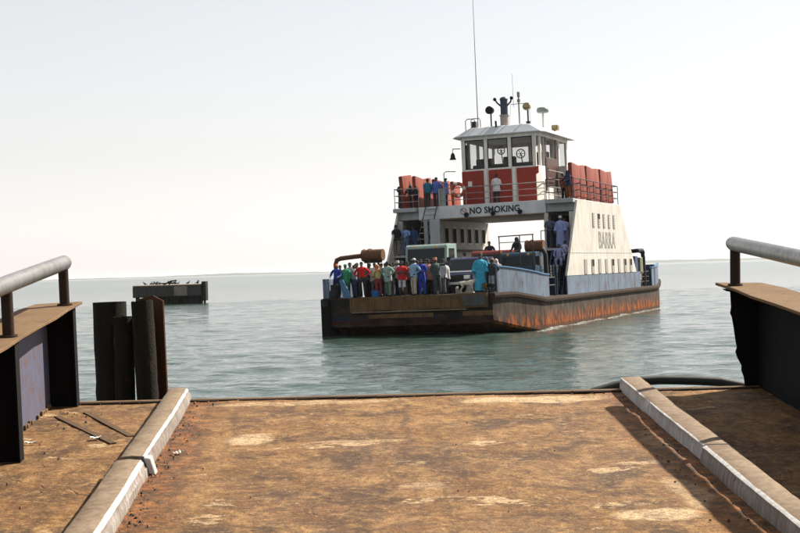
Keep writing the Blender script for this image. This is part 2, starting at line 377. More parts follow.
# ------------------------------------------------------------------ boarding ramp
ramp = thing('boarding_ramp', 'brown dirt-crusted steel boarding ramp with white kerbs sloping up to the water', 'ramp', RM)
YN = -17.0
def deck_mesh():
    from mathutils import noise as mn
    xs = np.linspace(-3.64, 3.64, 150); ys = np.concatenate([np.linspace(YN, -7, 30)[:-1], np.linspace(-7, 0.10, 170)])
    vs = []; nx = len(xs); ny = len(ys)
    for y in ys:
        for x in xs:
            z = 0.010 * mn.noise((x * 0.9, y * 1.8, 0)) + 0.006 * mn.noise((x * 3.1, y * 6.0, 4)) + 0.003 * mn.noise((x * 9, y * 16, 8))
            vs.append((x, y + (-0.05 * x - 0.08) * max(0, (y + 7) / 7.1), z - 0.008))
    fs = [(j * nx + i, j * nx + i + 1, (j + 1) * nx + i + 1, (j + 1) * nx + i) for j in range(ny - 1) for i in range(nx - 1)]
    b = len(vs)
    for (x, y) in ((-3.64, YN), (3.64, YN), (3.64, 0.10), (-3.64, 0.10)): vs.append((x, y + ((-0.05 * x - 0.08) if y > 0 else 0), -0.30))
    top = [0, nx - 1, ny * nx - 1, (ny - 1) * nx]
    e0 = list(range(nx)); e1 = [j * nx + nx - 1 for j in range(ny)]; e2 = list(range((ny - 1) * nx, ny * nx))[::-1]; e3 = [j * nx for j in range(ny)][::-1]
    for k, e in enumerate((e0, e1, e2, e3)): fs.append(tuple([b + k] + [b + (k + 1) % 4] + e[::-1]))
    fs.append((b, b + 3, b + 2, b + 1))
    me = bpy.data.meshes.new('deck'); me.from_pydata(vs, [], fs); me.materials.append(M_DIRT)
    me.polygons.foreach_set('use_smooth', [True] * len(fs)); me.update(); return me
link('deck', deck_mesh(), ramp)
mb = MB(); mb.prism([(-3.62, 0.206), (3.62, -0.156), (3.62, -0.094), (-3.62, 0.268)], 2, -0.30, 0.010); mb.build('edge_strip', M_CAP, ramp, 0.006)
mb = MB()
for i in range(36):
    x = -3.5 + i * 0.2
    q = -0.05 * x - 0.08; mb.box(x, x + 0.19, 0.050 + q + rnd.uniform(-0.004, 0.004), 0.092 + q, -0.01, 0.006 + rnd.uniform(0, 0.005))
tag(mb.build('edge_weld', M_POST, ramp, 0.003), kind='stuff')
def kerb(x_in, sgn, y0, y1, h, wdt, ch, mats, end_drop=0.0):
    """kerb bar whose inner (roadway) face is at x_in; sgn=+1 lies to the right of it"""
    pr = [(0, -0.03), (0.006, h * 0.45), (0.016, h - ch), (ch * 0.45, h - ch * 0.33), (ch * 1.1, h), (wdt * 0.55, h + 0.003), (wdt - 0.022, h - 0.001), (wdt, h - 0.022), (wdt, -0.03)]
    mb = MB(); N = max(2, int((y1 - y0) / 0.12)); rings = []
    for i in range(N + 1):
        y = y0 + (y1 - y0) * i / N; j = [(rnd.uniform(-0.002, 0.002), rnd.uniform(-0.002, 0.002)) for _ in pr]
        chip = rnd.uniform(0.004, 0.011) if rnd.random() < 0.09 else 0.0; wob = 0.004 * math.sin(y * 2.1 + x_in)
        rings.append([(x_in + sgn * (p[0] + q[0] + (chip if k_ in (2, 3) else 0)) + wob, y, p[1] + q[1] * (p[1] > 0) - (chip * 0.8 if k_ in (3, 4) else 0)) for k_, (p, q) in enumerate(zip(pr, j))])
    mb.rings(rings)
    n = len(pr); k = 0
    for i in range(N):
        for e in range(n): mb.mi[k] = (2, 2, 2, 1, 0, 0, 2, 2, 2)[e]; k += 1  # white on the chamfer also carries the bright edge highlight as colour
    mb.mi[k] = mb.mi[k + 1] = 2
    return mb.build('kerb', mats, ramp, smooth=True)
KM = [M_KTOP, M_KWHITE, M_KFACE]; KMW = [M_KTOP, M_KWHITE, M_KWHITE]
kerb(-2.185, -1, -3.02, 0.20, 0.125, 0.235, 0.040, KM)
kerb(-2.175, -1, -9.5, -3.10, 0.118, 0.270, 0.055, KM)
kerb(-2.19, -1, YN, -9.55, 0.125, 0.25, 0.04, KM)
kerb(2.185, 1, -3.30, -0.02, 0.125, 0.235, 0.022, KMW)
kerb(2.165, 1, -9.0, -3.33, 0.125, 0.250, 0.045, KM)
kerb(2.185, 1, YN, -9.05, 0.125, 0.25, 0.03, KM)
mb = MB(); mb.prism([(-2.172, 0.0), (-2.120, -0.012), (-2.160, 0.125), (-2.215, 0.132)], 1, -3.115, -3.00); mb.build('kerb_splice', M_KWHITE, ramp, 0.006)

def side_wall(sg):
    """sg=-1 left, +1 right; plate wall with inward stiffeners, cap plate and pipe rail"""
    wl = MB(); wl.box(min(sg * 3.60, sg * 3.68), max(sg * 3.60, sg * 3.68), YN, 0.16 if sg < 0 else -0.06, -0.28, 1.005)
    wall = wl.build('side_wall', M_PANEL if sg < 0 else M_BLACKST, ramp)  # right wall in black: its shaded inner face is put into the colour
    mb = MB(); N = 26
    ins, outs = [], []
    for i in range(N + 1):
        y = YN + (0.30 - YN) * i / N
        xi = 3.275 + 0.012 * math.sin(i * 2.3) + rnd.uniform(-0.006, 0.006)
        ins.append((sg * xi, y)); outs.append((sg * (3.79 + rnd.uniform(-0.008, 0.008)), y))
    outs[-1] = (sg * 3.72, 0.16)
    P = ins + outs[::-1]
    mb.prism(P, 2, 1.008, 1.036); mb.build('cap_plate', M_CAP, wall, 0.004)
    for k, y in enumerate((0.10 if sg < 0 else -0.10, -2.42, -4.95, -7.5, -10.0, -12.5, -15.0)):
        mb = MB()
        if sg > 0 and k == 0:     # the right end plate is torn and bent back towards its foot
            pts = [(3.60, -0.02), (3.47, -0.02), (3.455, 0.10), (3.43, 0.17), (3.432, 0.22), (3.39, 0.30), (3.37, 0.36), (3.385, 0.41), (3.372, 0.47), (3.355, 0.60), (3.335, 0.72), (3.318, 0.76), (3.328, 0.82), (3.318, 1.005), (3.60, 1.005)]
            mb.prism(pts, 1, y - 0.012, y + 0.012)
            mb.prism([(3.30, 0.985), (3.27, 0.99), (3.25, 1.006), (3.40, 1.006)], 1, y - 0.06, y + 0.05)
        else:
            pts = [(3.60, -0.02), (3.34, -0.02), (3.33, 0.02), (3.325, 1.005), (3.60, 1.005)]
            mb.prism([(sg * a, b) for a, b in pts], 1, y - 0.012, y + 0.012)
            mb.box(min(sg * 3.322, sg * 3.34), max(sg * 3.322, sg * 3.34), y - 0.07, y + 0.07, -0.01, 1.003)
        mb.build('stiffener', M_BLACKST, wall)
    if sg < 0:                    # ragged foot flange of the panel
        for i in range(26):
            y = -2.3 + i * 0.09
            if rnd.random() < 0.72:
                mb = MB(); mb.box(-3.598, -3.575, y, y + rnd.uniform(0.03, 0.075), -0.005, rnd.uniform(0.02, 0.05)); mb.build('flange_tooth', M_CAP, wall, 0.005)
    rx = 3.38
    mb = MB(); mb.tube([(sg * rx, 0.075, 1.46), (sg * rx, 0.06, 1.46), (sg * rx, -0.02, 1.46), (sg * rx, -1.2, 1.468), (sg * rx, -2.4, 1.474), (sg * (rx + 0.004), -3.7, 1.470), (sg * rx, -5, 1.475), (sg * rx, YN, 1.48)], [0.045, 0.062, 0.075, 0.075, 0.075, 0.075, 0.075, 0.075], 20)
    rail = mb.build('handrail', M_RAIL, ramp, 0.0, True)
    for y in (-0.05, -2.42, -4.95, -7.5, -10.0, -12.5, -15.0):
        mb = MB(); mb.tube([(sg * 3.385, y, 1.02), (sg * 3.385, y, 1.2), (sg * 3.385, y, 1.45)], 0.050 if sg < 0 else 0.052, 14)
        mb.tube([(sg * 3.385, y, 1.034), (sg * 3.385, y, 1.052)], 0.075, 14)
        mb.build('post', M_POST, rail, 0.0, True)
side_wall(-1); side_wall(1)
# two dark stripes on the left walkway, built as thin flat bars
for (a, b) in (((57, 416), (113, 443)), ((86, 412), (131, 436))):
    (x0, y0), (x1, y1) = rl(*a), rl(*b); d = Vector((x1 - x0, y1 - y0, 0)); n = Vector((-d.y, d.x, 0)).normalized() * 0.032
    mb = MB(); p = [Vector((x0, y0, 0)) - n, Vector((x1, y1, 0)) - n, Vector((x1, y1, 0)) + n, Vector((x0, y0, 0)) + n]
    mb.prism([(q.x, q.y) for q in p], 2, -0.012, 0.004); mb.build('stripe_bar', weathered('dark_bar', (0.13, 0.07, 0.03), (0.06, 0.032, 0.014), 0.3, 0.85, 5), ramp, 0.003)
# grit swept against the kerbs
mb = MB()
for i in range(620):
    u = rnd.random(); small = False
    if u < 0.45: x = -2.165 + abs(rnd.gauss(0, 0.10)); y = rnd.uniform(-6.2, 0.05)
    elif u < 0.7: x = 2.14 - abs(rnd.gauss(0, 0.16)); y = rnd.uniform(-6.2, 0.05)
    elif u < 0.8: x = -3.35 + abs(rnd.gauss(0, 0.2)); y = rnd.uniform(-5, 0)
    else: x = rnd.uniform(-2.1, 2.1); y = rnd.uniform(-6, 0.05); small = True
    if abs(abs(x) - 2.30) < 0.13: continue
    s = rnd.choice((0.004, 0.005, 0.006, 0.008, 0.013)) * rnd.uniform(0.7, 1.2) * (0.6 if small else 1.0); z = -0.005 + s * 0.35
    p = [(x + s * math.cos(a) * rnd.uniform(0.7, 1.3), y + s * math.sin(a) * rnd.uniform(0.7, 1.3), z - s * 0.4) for a in (0.3, 1.9, 3.4, 5.0)]
    q = [(x + s * 0.55 * math.cos(a), y + s * 0.55 * math.sin(a), z + s * rnd.uniform(0.3, 0.8)) for a in (0.8, 2.9, 4.8)]
    mb.m = 0 if rnd.random() < 0.7 else 1
    mb.add(p + q, [(3, 2, 1, 0), (0, 1, 4), (1, 2, 5, 4), (2, 3, 6, 5), (3, 0, 4, 6), (4, 5, 6)])
gr = mb.build('grit', [plain('dark_grit', (0.05, 0.03, 0.018), 0.9), plain('rust_flakes', (0.25, 0.11, 0.04), 0.9)], ramp); tag(gr, kind='stuff')
def litter(px, py, sx, sy, rot, label, col):
    x, y = rl(px, py); mb = MB(); nx, ny = 6, 4; vs = []
    for j in range(ny + 1):
        for i in range(nx + 1):
            u, v = i / nx - 0.5, j / ny - 0.5
            vs.append((u * sx * (1 + 0.15 * math.sin(j * 2.0)), v * sy, 0.006 + 0.012 * abs(math.sin(i * 1.7 + j)) + 0.012 * u * u * 4))
    n = (nx + 1) * (ny + 1)
    vs += [(a, b, c - 0.003) for a, b, c in vs]
    fs = []
    for j in range(ny):
        for i in range(nx):
            a = j * (nx + 1) + i; fs += [(a, a + 1, a + nx + 2, a + nx + 1), (n + a, n + a + nx + 1, n + a + nx + 2, n + a + 1)]
    mb.add(vs, fs); o = mb.build('litter', plain('scrap_paper', col, 0.8, 0, 0.35, 20)); o.matrix_world = RM @ T(x, y, 0.0) @ RZ(rot)
    tag(o, label, 'litter', 'scraps of litter on the ramp')
litter(96, 439, 0.09, 0.05, 10, 'pale paper scrap beside the dark stripes on the left walkway', (0.62, 0.58, 0.52))
litter(31, 444, 0.10, 0.04, -5, 'pale paper scrap lying at the foot of the left side wall panel', (0.6, 0.55, 0.48))
litter(177, 454, 0.09, 0.07, 40, 'crumpled pale scrap lying among grit beside the left kerb', (0.55, 0.45, 0.36))

# heavy rubber hose fender bowed along the outer right end of the ramp
mb = MB(); path = [(1.86, 0.40, -0.15), (2.0, 0.42, -0.10), (2.24, 0.45, -0.045), (2.5, 0.47, -0.005), (2.72, 0.48, 0.0), (2.93, 0.48, -0.010), (3.15, 0.47, -0.022), (3.36, 0.46, -0.038), (3.6, 0.44, -0.09), (3.85, 0.40, -0.18)]
path = [tuple(Vector(a_).lerp(Vector(b_), k / 4)) for a_, b_ in zip(path, path[1:]) for k in range(4)] + [path[-1]]
mb.tube(path, 0.050, 12)
o = mb.build('fender_hose', M_RUBBER, None, 0, True); o.matrix_world = RM
tag(o, 'thick black rubber hose fender bowed over the water end of the ramp', 'fender')
mb = MB(); mb.box(1.4, 3.58, 0.05, 0.30, -0.28, -0.14); mb.build('fender_bracket', M_BLACKST, ramp, 0.01)
# pontoon posts carrying the ramp end
for x in (-2.9, 2.9):
    mb = MB(); mb.tube([(x, -0.6, -0.29), (x, -0.6, -3.2)], 0.16, 12); mb.build('support_leg', M_BLACKST, ramp, 0, True)

# ------------------------------------------------------------------ steel mooring piles beyond the left corner of the ramp
def px_at(px, py, d):
    r_ = ray(px, py); r_ = r_ * (d / r_[1]); return Vector(CAM + r_)
def pile(name, label, x0, x1, ytop, d, tilt=0.0, mat=None, ragged=0.0):
    a, b = px_at(x0, ytop, d), px_at(x1, ytop, d); r = (b.x - a.x) / 2; c = (a + b) / 2
    mb = MB(); n = 20; zs = [-1.3, 0.0] + [0.12 * q for q in range(2, int((c.z - 0.06) / 0.12))] + [c.z - 0.05, c.z]; R = []
    for j, z in enumerate(zs):
        R.append([(r * math.cos(2 * PI * k / n) * rnd.uniform(0.97, 1.03), r * math.sin(2 * PI * k / n) * rnd.uniform(0.98, 1.02), z - c.z + (rnd.uniform(-ragged, 0) if j == len(zs) - 1 else 0)) for k in range(n)])
    # open pipe: inner wall going back down
    R.append([(0.86 * q[0], 0.86 * q[1], q[2]) for q in R[-1]]); R.append([(0.84 * q[0], 0.84 * q[1], q[2] - 0.35) for q in R[-1]])
    mb.rings(R); o = mb.build(name, mat or M_PILE, None, 0, True); o.location = c; o.rotation_euler = (0, tilt, 0)
    return tag(o, label, 'pile', 'steel mooring piles beside the ramp')
pile('mooring_pile', 'broad flat-topped dark steel pile nearest the left side wall of the ramp', 93, 126, 302, 15.9, -0.008)
pile('mooring_pile', 'short narrow dark pile standing lowest between two taller piles', 113, 133, 316.5, 15.7)
pile('mooring_pile', 'tall dark pipe pile against the rusty channel pile', 131, 153, 299.5, 15.5, -0.03, None, 0.03)
# the bent channel (sheet) pile on its right
a = px_at(150, 294, 15.75); mb = MB()
prof = [(-0.16, 0.10), (-0.15, 0.115), (0.02, 0.055), (0.10, -0.06), (0.155, -0.10), (0.165, -0.08), (0.12, -0.03), (0.035, 0.08), (-0.15, 0.14)]
R = []
for j, z in enumerate((-1.3, 0.0, 0.6, 1.2, 1.8, 2.3, a.z - 0.08, a.z)):
    s = 1 + 0.0 * j; lean = 0.06 * (1 - z / a.z) - 0.02
    R.append([(p[0] * 1.0 + lean, p[1], z - a.z - (abs(p[0] + 0.02) * 0.42 if j == 7 else 0)) for p in prof])
mb.rings(R); o = mb.build('sheet_pile', M_RUSTBRIGHT, None, 0.0); o.location = (a.x + 0.02, a.y, a.z)
tag(o, 'bent rusty channel sheet pile leaning behind the tall pipe pile', 'pile', 'steel mooring piles beside the ramp')

# ------------------------------------------------------------------ derelict mooring dolphin out on the water
def far_dolphin():
    D = 164.0; s = D / FPX
    c = px_at(171, 304, D); rt = thing('mooring_dolphin', 'derelict flat-topped concrete mooring platform on short piles, with birds on top', 'platform', T(c.x, c.y, 0) @ RZ(4))
    conc = weathered('dark_wet_concrete', (0.085, 0.085, 0.078), (0.035, 0.038, 0.034), 0.1, 0.85, 0.6, 0.6, 0.4, 0.05)
    top = weathered('tan_crust', (0.36, 0.25, 0.14), (0.2, 0.14, 0.09), 0.1, 0.9, 0.7, 0.2, 0.4, 0.05)
    pal = weathered('pale_panel', (0.30, 0.27, 0.21), (0.15, 0.14, 0.11), 0.1, 0.85, 0.6, 0.6, 0.4, 0.05)
    L = 36 * s; z0, z1 = 0.85, 2.12
    mb = MB(); mb.box(-L, L - 0.5, -1.6, 1.9, z0, z1); mb.build('slab', conc, rt, 0.05)
    for i in range(5):
        x0 = -L + 0.05 + i * (2 * L - 0.6) / 5; mb = MB()
        mb.box(x0, x0 + (2 * L - 0.6) / 5 - 0.06, -1.68, -1.602, z0 + 0.12, z1 - 0.05); mb.build('face_panel', pal if i == 3 else conc, rt, 0.02)
    mb = MB(); mb.box(-L + 0.02, L - 0.55, -1.62, 1.92, z1 + 0.002, z1 + 0.14); mb.build('top_crust', top, rt, 0.03)
    mb = MB(); mb.box(L - 0.49, L, -1.75, 2.0, 0.30, z1 + 0.42); mb.build('end_wall', M_PILE, rt, 0.04)
    mb = MB(); mb.box(-L + 2.6, L - 0.6, -0.6, 1.9, -0.2, z0 - 0.003); mb.build('core_block', conc, rt, 0.05)
    for x in (-L + 0.5, -L + 2.3, -L + 3.9, -L + 5.2, -L + 6.0, L - 0.75, L - 0.2):
        mb = MB(); mb.tube([(x, -1.1, -1.2), (x, -1.1, z0 - 0.004)], 0.24 if x < L - 1 else 0.13, 10); mb.build('pile_leg', M_PILE, rt, 0, True)
    # a broken fender frame lying on top
    mb = MB(); mb.tube([(-0.8, -0.4, z1 + 0.14), (0.1, -0.2, z1 + 0.55), (0.7, 0.2, z1 + 0.62)], 0.09, 8); mb.tube([(-0.2, 0.3, z1 + 0.13), (0.2, -0.2, z1 + 0.6)], 0.08, 8); mb.tube([(-1.2, 0, z1 + 0.3), (0.6, 0, z1 + 0.34)], 0.07, 8)
    mb.build('broken_frame', M_PILE, rt)
    # birds
    bm_ = MB(); bm_.ell((0, 0, 0.19), (0.19, 0.10, 0.11), 8, 5, Matrix.Rotation(-0.35, 3, 'Y')); bm_.ell((0.17, 0, 0.36), (0.065, 0.055, 0.06), 7, 4)
    bm_.tube([(0.10, 0, 0.24), (0.15, 0, 0.33)], 0.045, 6); bm_.tube([(0.22, 0, 0.36), (0.31, 0, 0.34)], [0.02, 0.004], 5)
    bm_.tube([(-0.15, 0, 0.14), (-0.32, 0, 0.07)], [0.06, 0.02], 5)
    for s_ in (-1, 1): bm_.tube([(0.0, 0.04 * s_, 0.12), (0.01, 0.04 * s_, 0.0)], 0.012, 5)
    me = bm_.mesh('seabird', plain('dark_plumage', (0.03, 0.028, 0.026), 0.8), 0, True)
    base = rt.matrix_world
    for i in range(17):
        x = rnd.choice((rnd.uniform(-L + 0.8, -1), rnd.uniform(-1.6, L - 0.9), rnd.uniform(0.5, L - 0.9)))
        o = link('seabird', me); sc = rnd.uniform(0.8, 1.15)
        o.matrix_world = base @ T(x, rnd.uniform(-1.2, 1.2), z1 + 0.137) @ RZ(rnd.uniform(0, 360)) @ Matrix.Scale(sc, 4)
        tag(o, 'small dark seabird perched on the concrete mooring platform', 'bird', 'seabirds perched on the mooring platform')
far_dolphin()

# ================================================================== THE FERRY
ferry = thing('ferry', 'white and rust-streaked car ferry with red panels, its open bow deck crowded with passengers', 'ferry', SM)
M_WHITE = weathered('ship_white_paint', (0.72, 0.70, 0.66), (0.40, 0.35, 0.29), 0.12, 0.5, 0.8, 0.5, 0.15, 0.01)
M_CREAM = weathered('ship_cream_paint', (0.80, 0.765, 0.695), (0.46, 0.38, 0.29), 0.14, 0.5, 0.7, 0.6, 0.15, 0.01)
M_GREYP = weathered('ship_grey_paint', (0.40, 0.42, 0.43), (0.24, 0.24, 0.24), 0.12, 0.55, 0.8, 0.4, 0.15, 0.01)
M_BLUEGREY = weathered('bulwark_blue_grey', (0.21, 0.275, 0.37), (0.075, 0.068, 0.062), 0.46, 0.6, 0.8, 0.5, 0.25, 0.02, (0.12, 0.05, 0.022))
M_BLUERIM = weathered('blue_rim_paint', (0.10, 0.25, 0.45), (0.06, 0.13, 0.22), 0.2, 0.5, 1.5, 0.4)
M_DBLUE = weathered('dark_blue_paint', (0.02, 0.06, 0.15), (0.012, 0.03, 0.07), 0.12, 0.5, 1.2, 0.4)
M_RED = weathered('red_lead_panel', (0.36, 0.032, 0.015), (0.19, 0.018, 0.010), 0.08, 0.5, 0.8, 0.5, 0.15)
M_ORANGE = weathered('faded_orange_float', (0.36, 0.058, 0.026), (0.17, 0.026, 0.014), 0.12, 0.65, 0.8, 0.8, 0.2)
M_DARKST = weathered('dark_fitting_steel', (0.035, 0.035, 0.038), (0.02, 0.02, 0.02), 0.2, 0.6, 2.0)
M_RAILP = weathered('rail_paint', (0.42, 0.42, 0.40), (0.18, 0.15, 0.12), 0.25, 0.5, 2.0)
M_RAILD = weathered('dark_rail', (0.06, 0.05, 0.05), (0.03, 0.02, 0.02), 0.3, 0.6, 2.0)
M_RUSTP = weathered('rusty_strake', (0.055, 0.032, 0.019), (0.022, 0.014, 0.010), 0.45, 0.75, 0.8, 0.4, 0.4, 0.02, (0.085, 0.032, 0.012))
M_DRUM = weathered('rust_brown_drum', (0.20, 0.10, 0.055), (0.10, 0.05, 0.03), 0.4, 0.7, 1.5)
M_DECKST = weathered('ferry_deck_steel', (0.10, 0.075, 0.055), (0.05, 0.04, 0.03), 0.35, 0.8, 1.0)
M_DOORBR = weathered('brown_door', (0.11, 0.045, 0.03), (0.06, 0.025, 0.02), 0.1, 0.5, 1.5)
M_GLASS = glass('wheelhouse_glass', alpha=0.13)
M_DARKGLASS = plain('dark_glass', (0.015, 0.02, 0.022), 0.1, 0, 0.1, 3, 0.6)
M_HOLE = plain('dark_opening', (0.03, 0.024, 0.02), 0.8, 0, 0.3, 3, 0.1)
M_BLACK = plain('black_lettering', (0.018, 0.018, 0.02), 0.6, 0, 0.3, 5)
M_CHROME = plain('lamp_brass', (0.42, 0.32, 0.16), 0.3, 0.7, 0.3, 5)
M_RECESS = weathered('recess_grey', (0.44, 0.41, 0.36), (0.28, 0.25, 0.21), 0.15, 0.6, 1.0, 0.6)
M_INT = plain('dark_interior', (0.05, 0.045, 0.04), 0.8, 0, 0.3, 2)

def hull_mat():
    n = NT('hull_plating'); x, y, z = n.xyz()
    st = n.noise(1.5, 8, 0.72, n.map((1.6, 1.6, 0.40)))
    st2 = n.noise(1.5, 8, 0.74, n.map((1.7, 1.7, 0.5), (5, 5, 1)))
    bl = n.noise(0.9, 7, 0.65)
    a = n.mix(n.ramp(st, [(0.38, 0), (0.62, 1)]), (0.032, 0.022, 0.016), (0.13, 0.115, 0.10))
    a = n.mix(n.ramp(bl, [(0.42, 0), (0.70, 0.9)]), a, (0.06, 0.036, 0.022))
    zz = n.math('ADD', z, n.math('MULTIPLY', n.math('SUBTRACT', st2, 0.5), 2.4))
    low = n.ramp(zz, [(0.25, 1), (0.85, 0)])
    rc = n.mix(n.ramp(n.noise(2.2, 7, 0.72, n.map((1.4, 1.4, 0.45), (2, 9, 0))), [(0.44, 0), (0.58, 1)]), (0.045, 0.016, 0.007), (0.46, 0.125, 0.014))
    a = n.mix(low, a, rc)
    # bow plating: front's shade put into a darker colour, blue and red boot-topping strips
    bow = n.ramp(n.math('ADD', y, n.math('MULTIPLY', n.math('SUBTRACT', bl, 0.5), 0.6)), [(0.10, 1), (0.35, 0)])
    bc = n.mix(n.ramp(n.noise(1.4, 9, 0.72, n.map((0.7, 1, 1.6), (6, 2, 4))), [(0.42, 0), (0.68, 1)]), (0.014, 0.013, 0.011), (0.12, 0.082, 0.055))
    bz = n.math('ADD', z, n.math('MULTIPLY', n.math('SUBTRACT', n.noise(1.2, 6, 0.7, n.map((1, 1, 2))), 0.5), 0.35))
    band = n.ramp(bz, [(0.60, (0.075, 0.022, 0.012)), (0.78, (0.075, 0.022, 0.012)), (0.83, (0.020, 0.045, 0.10)), (0.93, (0.020, 0.040, 0.085)), (0.99, (0.03, 0.028, 0.025))])
    bc = n.mix(n.ramp(n.noise(0.5, 5, 0.7, n.map((1, 1, 3), (3, 3, 3))), [(0.40, 0.0), (0.60, 0.9)]), bc, band)
    a = n.mix(bow, a, bc)
    bt = n.ramp(z, [(0.06, 1), (0.16, 0)])
    a = n.mix(n.math('MULTIPLY', bt, 0.7), a, (0.035, 0.030, 0.018))
    a = n.mix(1.0, a, (0.55, 0.51, 0.46), 'MULTIPLY')
    n.set(a, 0.8, 0, 0.12); n.bump(n.math('ADD', n.noise(10, 5, 0.7), n.math('MULTIPLY', bl, 2)), 0.4, 0.03); return n.m
M_HULL = hull_mat()
ST = [(0, 4.40, 0.50), (1.0, 4.62, 0.34), (2.2, 4.87, 0.14), (3.5, 5.12, -0.06), (4.6, 5.30, -0.20), (6, 5.40, -0.45), (8, 5.42, -0.8)]
L_SHIP = 40.5
ST = ST + [(14, 5.42, -0.9), (20, 5.42, -0.9), (26, 5.42, -0.9)] + [(L_SHIP - y, hw, zb) for y, hw, zb in ST[::-1]]
def zd(y):
    y = min(y, L_SHIP - y)
    return 1.90 if y < 2.0 else 1.90 - 0.40 * min(1, (y - 2.0) / 3.6)
def hw(y):
    for (a, wa, _), (b, wb, _) in zip(ST, ST[1:]):
        if a <= y <= b: return wa + (wb - wa) * (y - a) / (b - a)
    return ST[-1][1]
def hull_mesh():
    mb = MB(); R = []; ys = sorted(set([s[0] for s in ST] + [2.8, 4.0, 5.2, L_SHIP - 2.8, L_SHIP - 4.0, L_SHIP - 5.2]))
    for y in ys:
        w_ = hw(y); zb = next((c for a, b, c in ST if a == y), None)
        if zb is None:
            for (a, _, ca), (b, _, cb) in zip(ST, ST[1:]):
                if a <= y <= b: zb = ca + (cb - ca) * (y - a) / (b - a)
        z1 = zd(y)
        half = [(0, zb), (w_ - 0.6, zb), (w_ - 0.12, zb + 0.03), (w_, zb + 0.14), (w_, z1)]
        ring = [(p[0], y, p[1]) for p in half] + [(0, y, z1)] + [(-p[0], y, p[1]) for p in half[:0:-1]]
        R.append(ring)
    mb.rings(R); return mb.build('hull', M_HULL, ferry)
hull_mesh()
# rubbing strake all round (half-round steel, rusted)
for sg in (-1, 1):
    mb = MB(); R = []
    for y in (-0.05, 1, 2.0, 2.8, 3.6, 4.6, 5.6, 6.4, 8, 14, 20, 26, 32, 34.4, 35.4, 36.4, 38, 40.5):
        yy = min(max(y, 0), L_SHIP); w_ = hw(yy); z1 = zd(yy)
        R.append([(sg * (w_ - 0.05), y, z1 - 0.26), (sg * (w_ + 0.13), y, z1 - 0.22), (sg * (w_ + 0.16), y, z1 - 0.10), (sg * (w_ + 0.13), y, z1 + 0.015), (sg * (w_ - 0.05), y, z1 + 0.03)])
    mb.rings(R); mb.build('rubbing_strake', M_RUSTP, ferry)
mb = MB(); R = []
for y in (0.02, 2.0, 2.8, 3.6, 4.6, 5.6, 10, 20, 30.5, 34.9, 36, 38.5, 40.48):
    w_ = hw(y) - 0.07; z1 = zd(y); R.append([(-w_, y, z1 - 0.01), (w_, y, z1 - 0.01), (w_, y, z1 + 0.035), (-w_, y, z1 + 0.035)])
mb.rings(R); mb.build('vehicle_deck', M_DECKST, ferry)
def dz(y): return zd(y) + 0.035
# bow apron (worn folding landing flap across the bow)
M_APRON = weathered('worn_apron_timber', (0.21, 0.125, 0.060), (0.045, 0.028, 0.016), 0.34, 0.85, 1.6, 0.5, 0.5, 0.03, (0.12, 0.05, 0.02))
for i in range(6):
    x0 = -2.95 + i * 1.19; j = rnd.uniform(-0.02, 0.02); mb = MB()
    mb.box(x0, x0 + 1.186, -0.13 + j * 0.6, -0.005, 1.25 + rnd.uniform(-0.03, 0.03), 1.925 + rnd.uniform(-0.02, 0.02)); mb.build('apron_plank', M_APRON, ferry, 0.008)
mb = MB(); mb.box(-2.85, 3.1, -0.19, -0.01, 1.17, 1.225); mb.build('apron_lip', weathered('pale_worn_lip', (0.30, 0.24, 0.17), (0.09, 0.06, 0.04), 0.4, 0.8, 1.5, 0.2), ferry, 0.015)
mb = MB(); mb.box(3.0, 4.1, -0.20, -0.14, 1.35, 1.86); mb.build('repair_plate', weathered('grey_repair', (0.10, 0.10, 0.10), (0.05, 0.05, 0.05), 0.2, 0.7, 1), ferry, 0.01)
for x0, x1, z0, z1 in ((2.9, 4.45, 0.86, 1.10), (-2.0, 1.4, 0.86, 1.08)):
    mb = MB(); mb.box(x0, x1, -0.10, -0.003, z0, z1); mb.build('fender_bar', M_APRON, ferry, 0.02)
# port bow cheek: light blue bulwark end, dark posts and slanted stay
mb = MB(); mb.box(-4.44, -4.10, 0.02, 0.10, 1.94, 2.92); mb.box(-4.44, -4.36, 0.10, 3.6, 1.94, 2.92); mb.build('bow_bulwark', M_BLUEGREY, ferry, 0.02)
mb = MB(); mb.prism([(-3.35, 1.93), (-2.95, 1.93), (-3.05, 2.25), (-3.35, 2.85), (-3.55, 2.85)], 1, 0.06, 0.14); mb.build('ramp_cheek', M_BLUERIM, ferry, 0.01)
mb = MB(); mb.box(-4.02, -3.62, 0.03, 0.20, 1.94, 2.62); mb.tube([(-3.8, 0.02, 2.2), (-3.8, -0.22, 2.2)], 0.20, 12); mb.tube([(-4.25, -0.16, 1.55), (-4.25, -0.16, 1.95)], 0.16, 10); mb.build('hinge_block', M_DARKST, ferry, 0.02)
mb = MB(); mb.box(-4.52, -4.02, -0.14, 0.9, -0.4, 1.88); mb.build('corner_fender', M_BLACKST, ferry, 0.03)
# starboard bow bulwark, curved, with blue rim, then gate gap, then the long side bulwark
def bulwark(name, sg, ys, zt, th, mat, rim=True, lean=0.0):
    mb = MB(); R = []; Rr = []
    for y, t in zip(ys, zt):
        w_ = hw(y) - 0.02; z0 = zd(y) + 0.03
        R.append([(sg * w_, y, z0), (sg * (w_ - th), y, z0), (sg * (w_ - th - lean), y, t), (sg * (w_ - lean), y, t)])
        Rr.append([(sg * (w_ + 0.05 - lean), y, t + 0.001), (sg * (w_ - th - 0.08 - lean), y, t + 0.001), (sg * (w_ - th - 0.08 - lean), y, t + 0.06), (sg * (w_ + 0.05 - lean), y, t + 0.06)])
    mb.rings(R); o = mb.build(name, mat, ferry)
    if rim: m2 = MB(); m2.rings(Rr); m2.build('rim', M_BLUERIM, o)
    return o
def zt_bow(y): return 3.16 - 0.52 * min(1, max(0, (y - 0.5) / 5.5)) ** 1.3
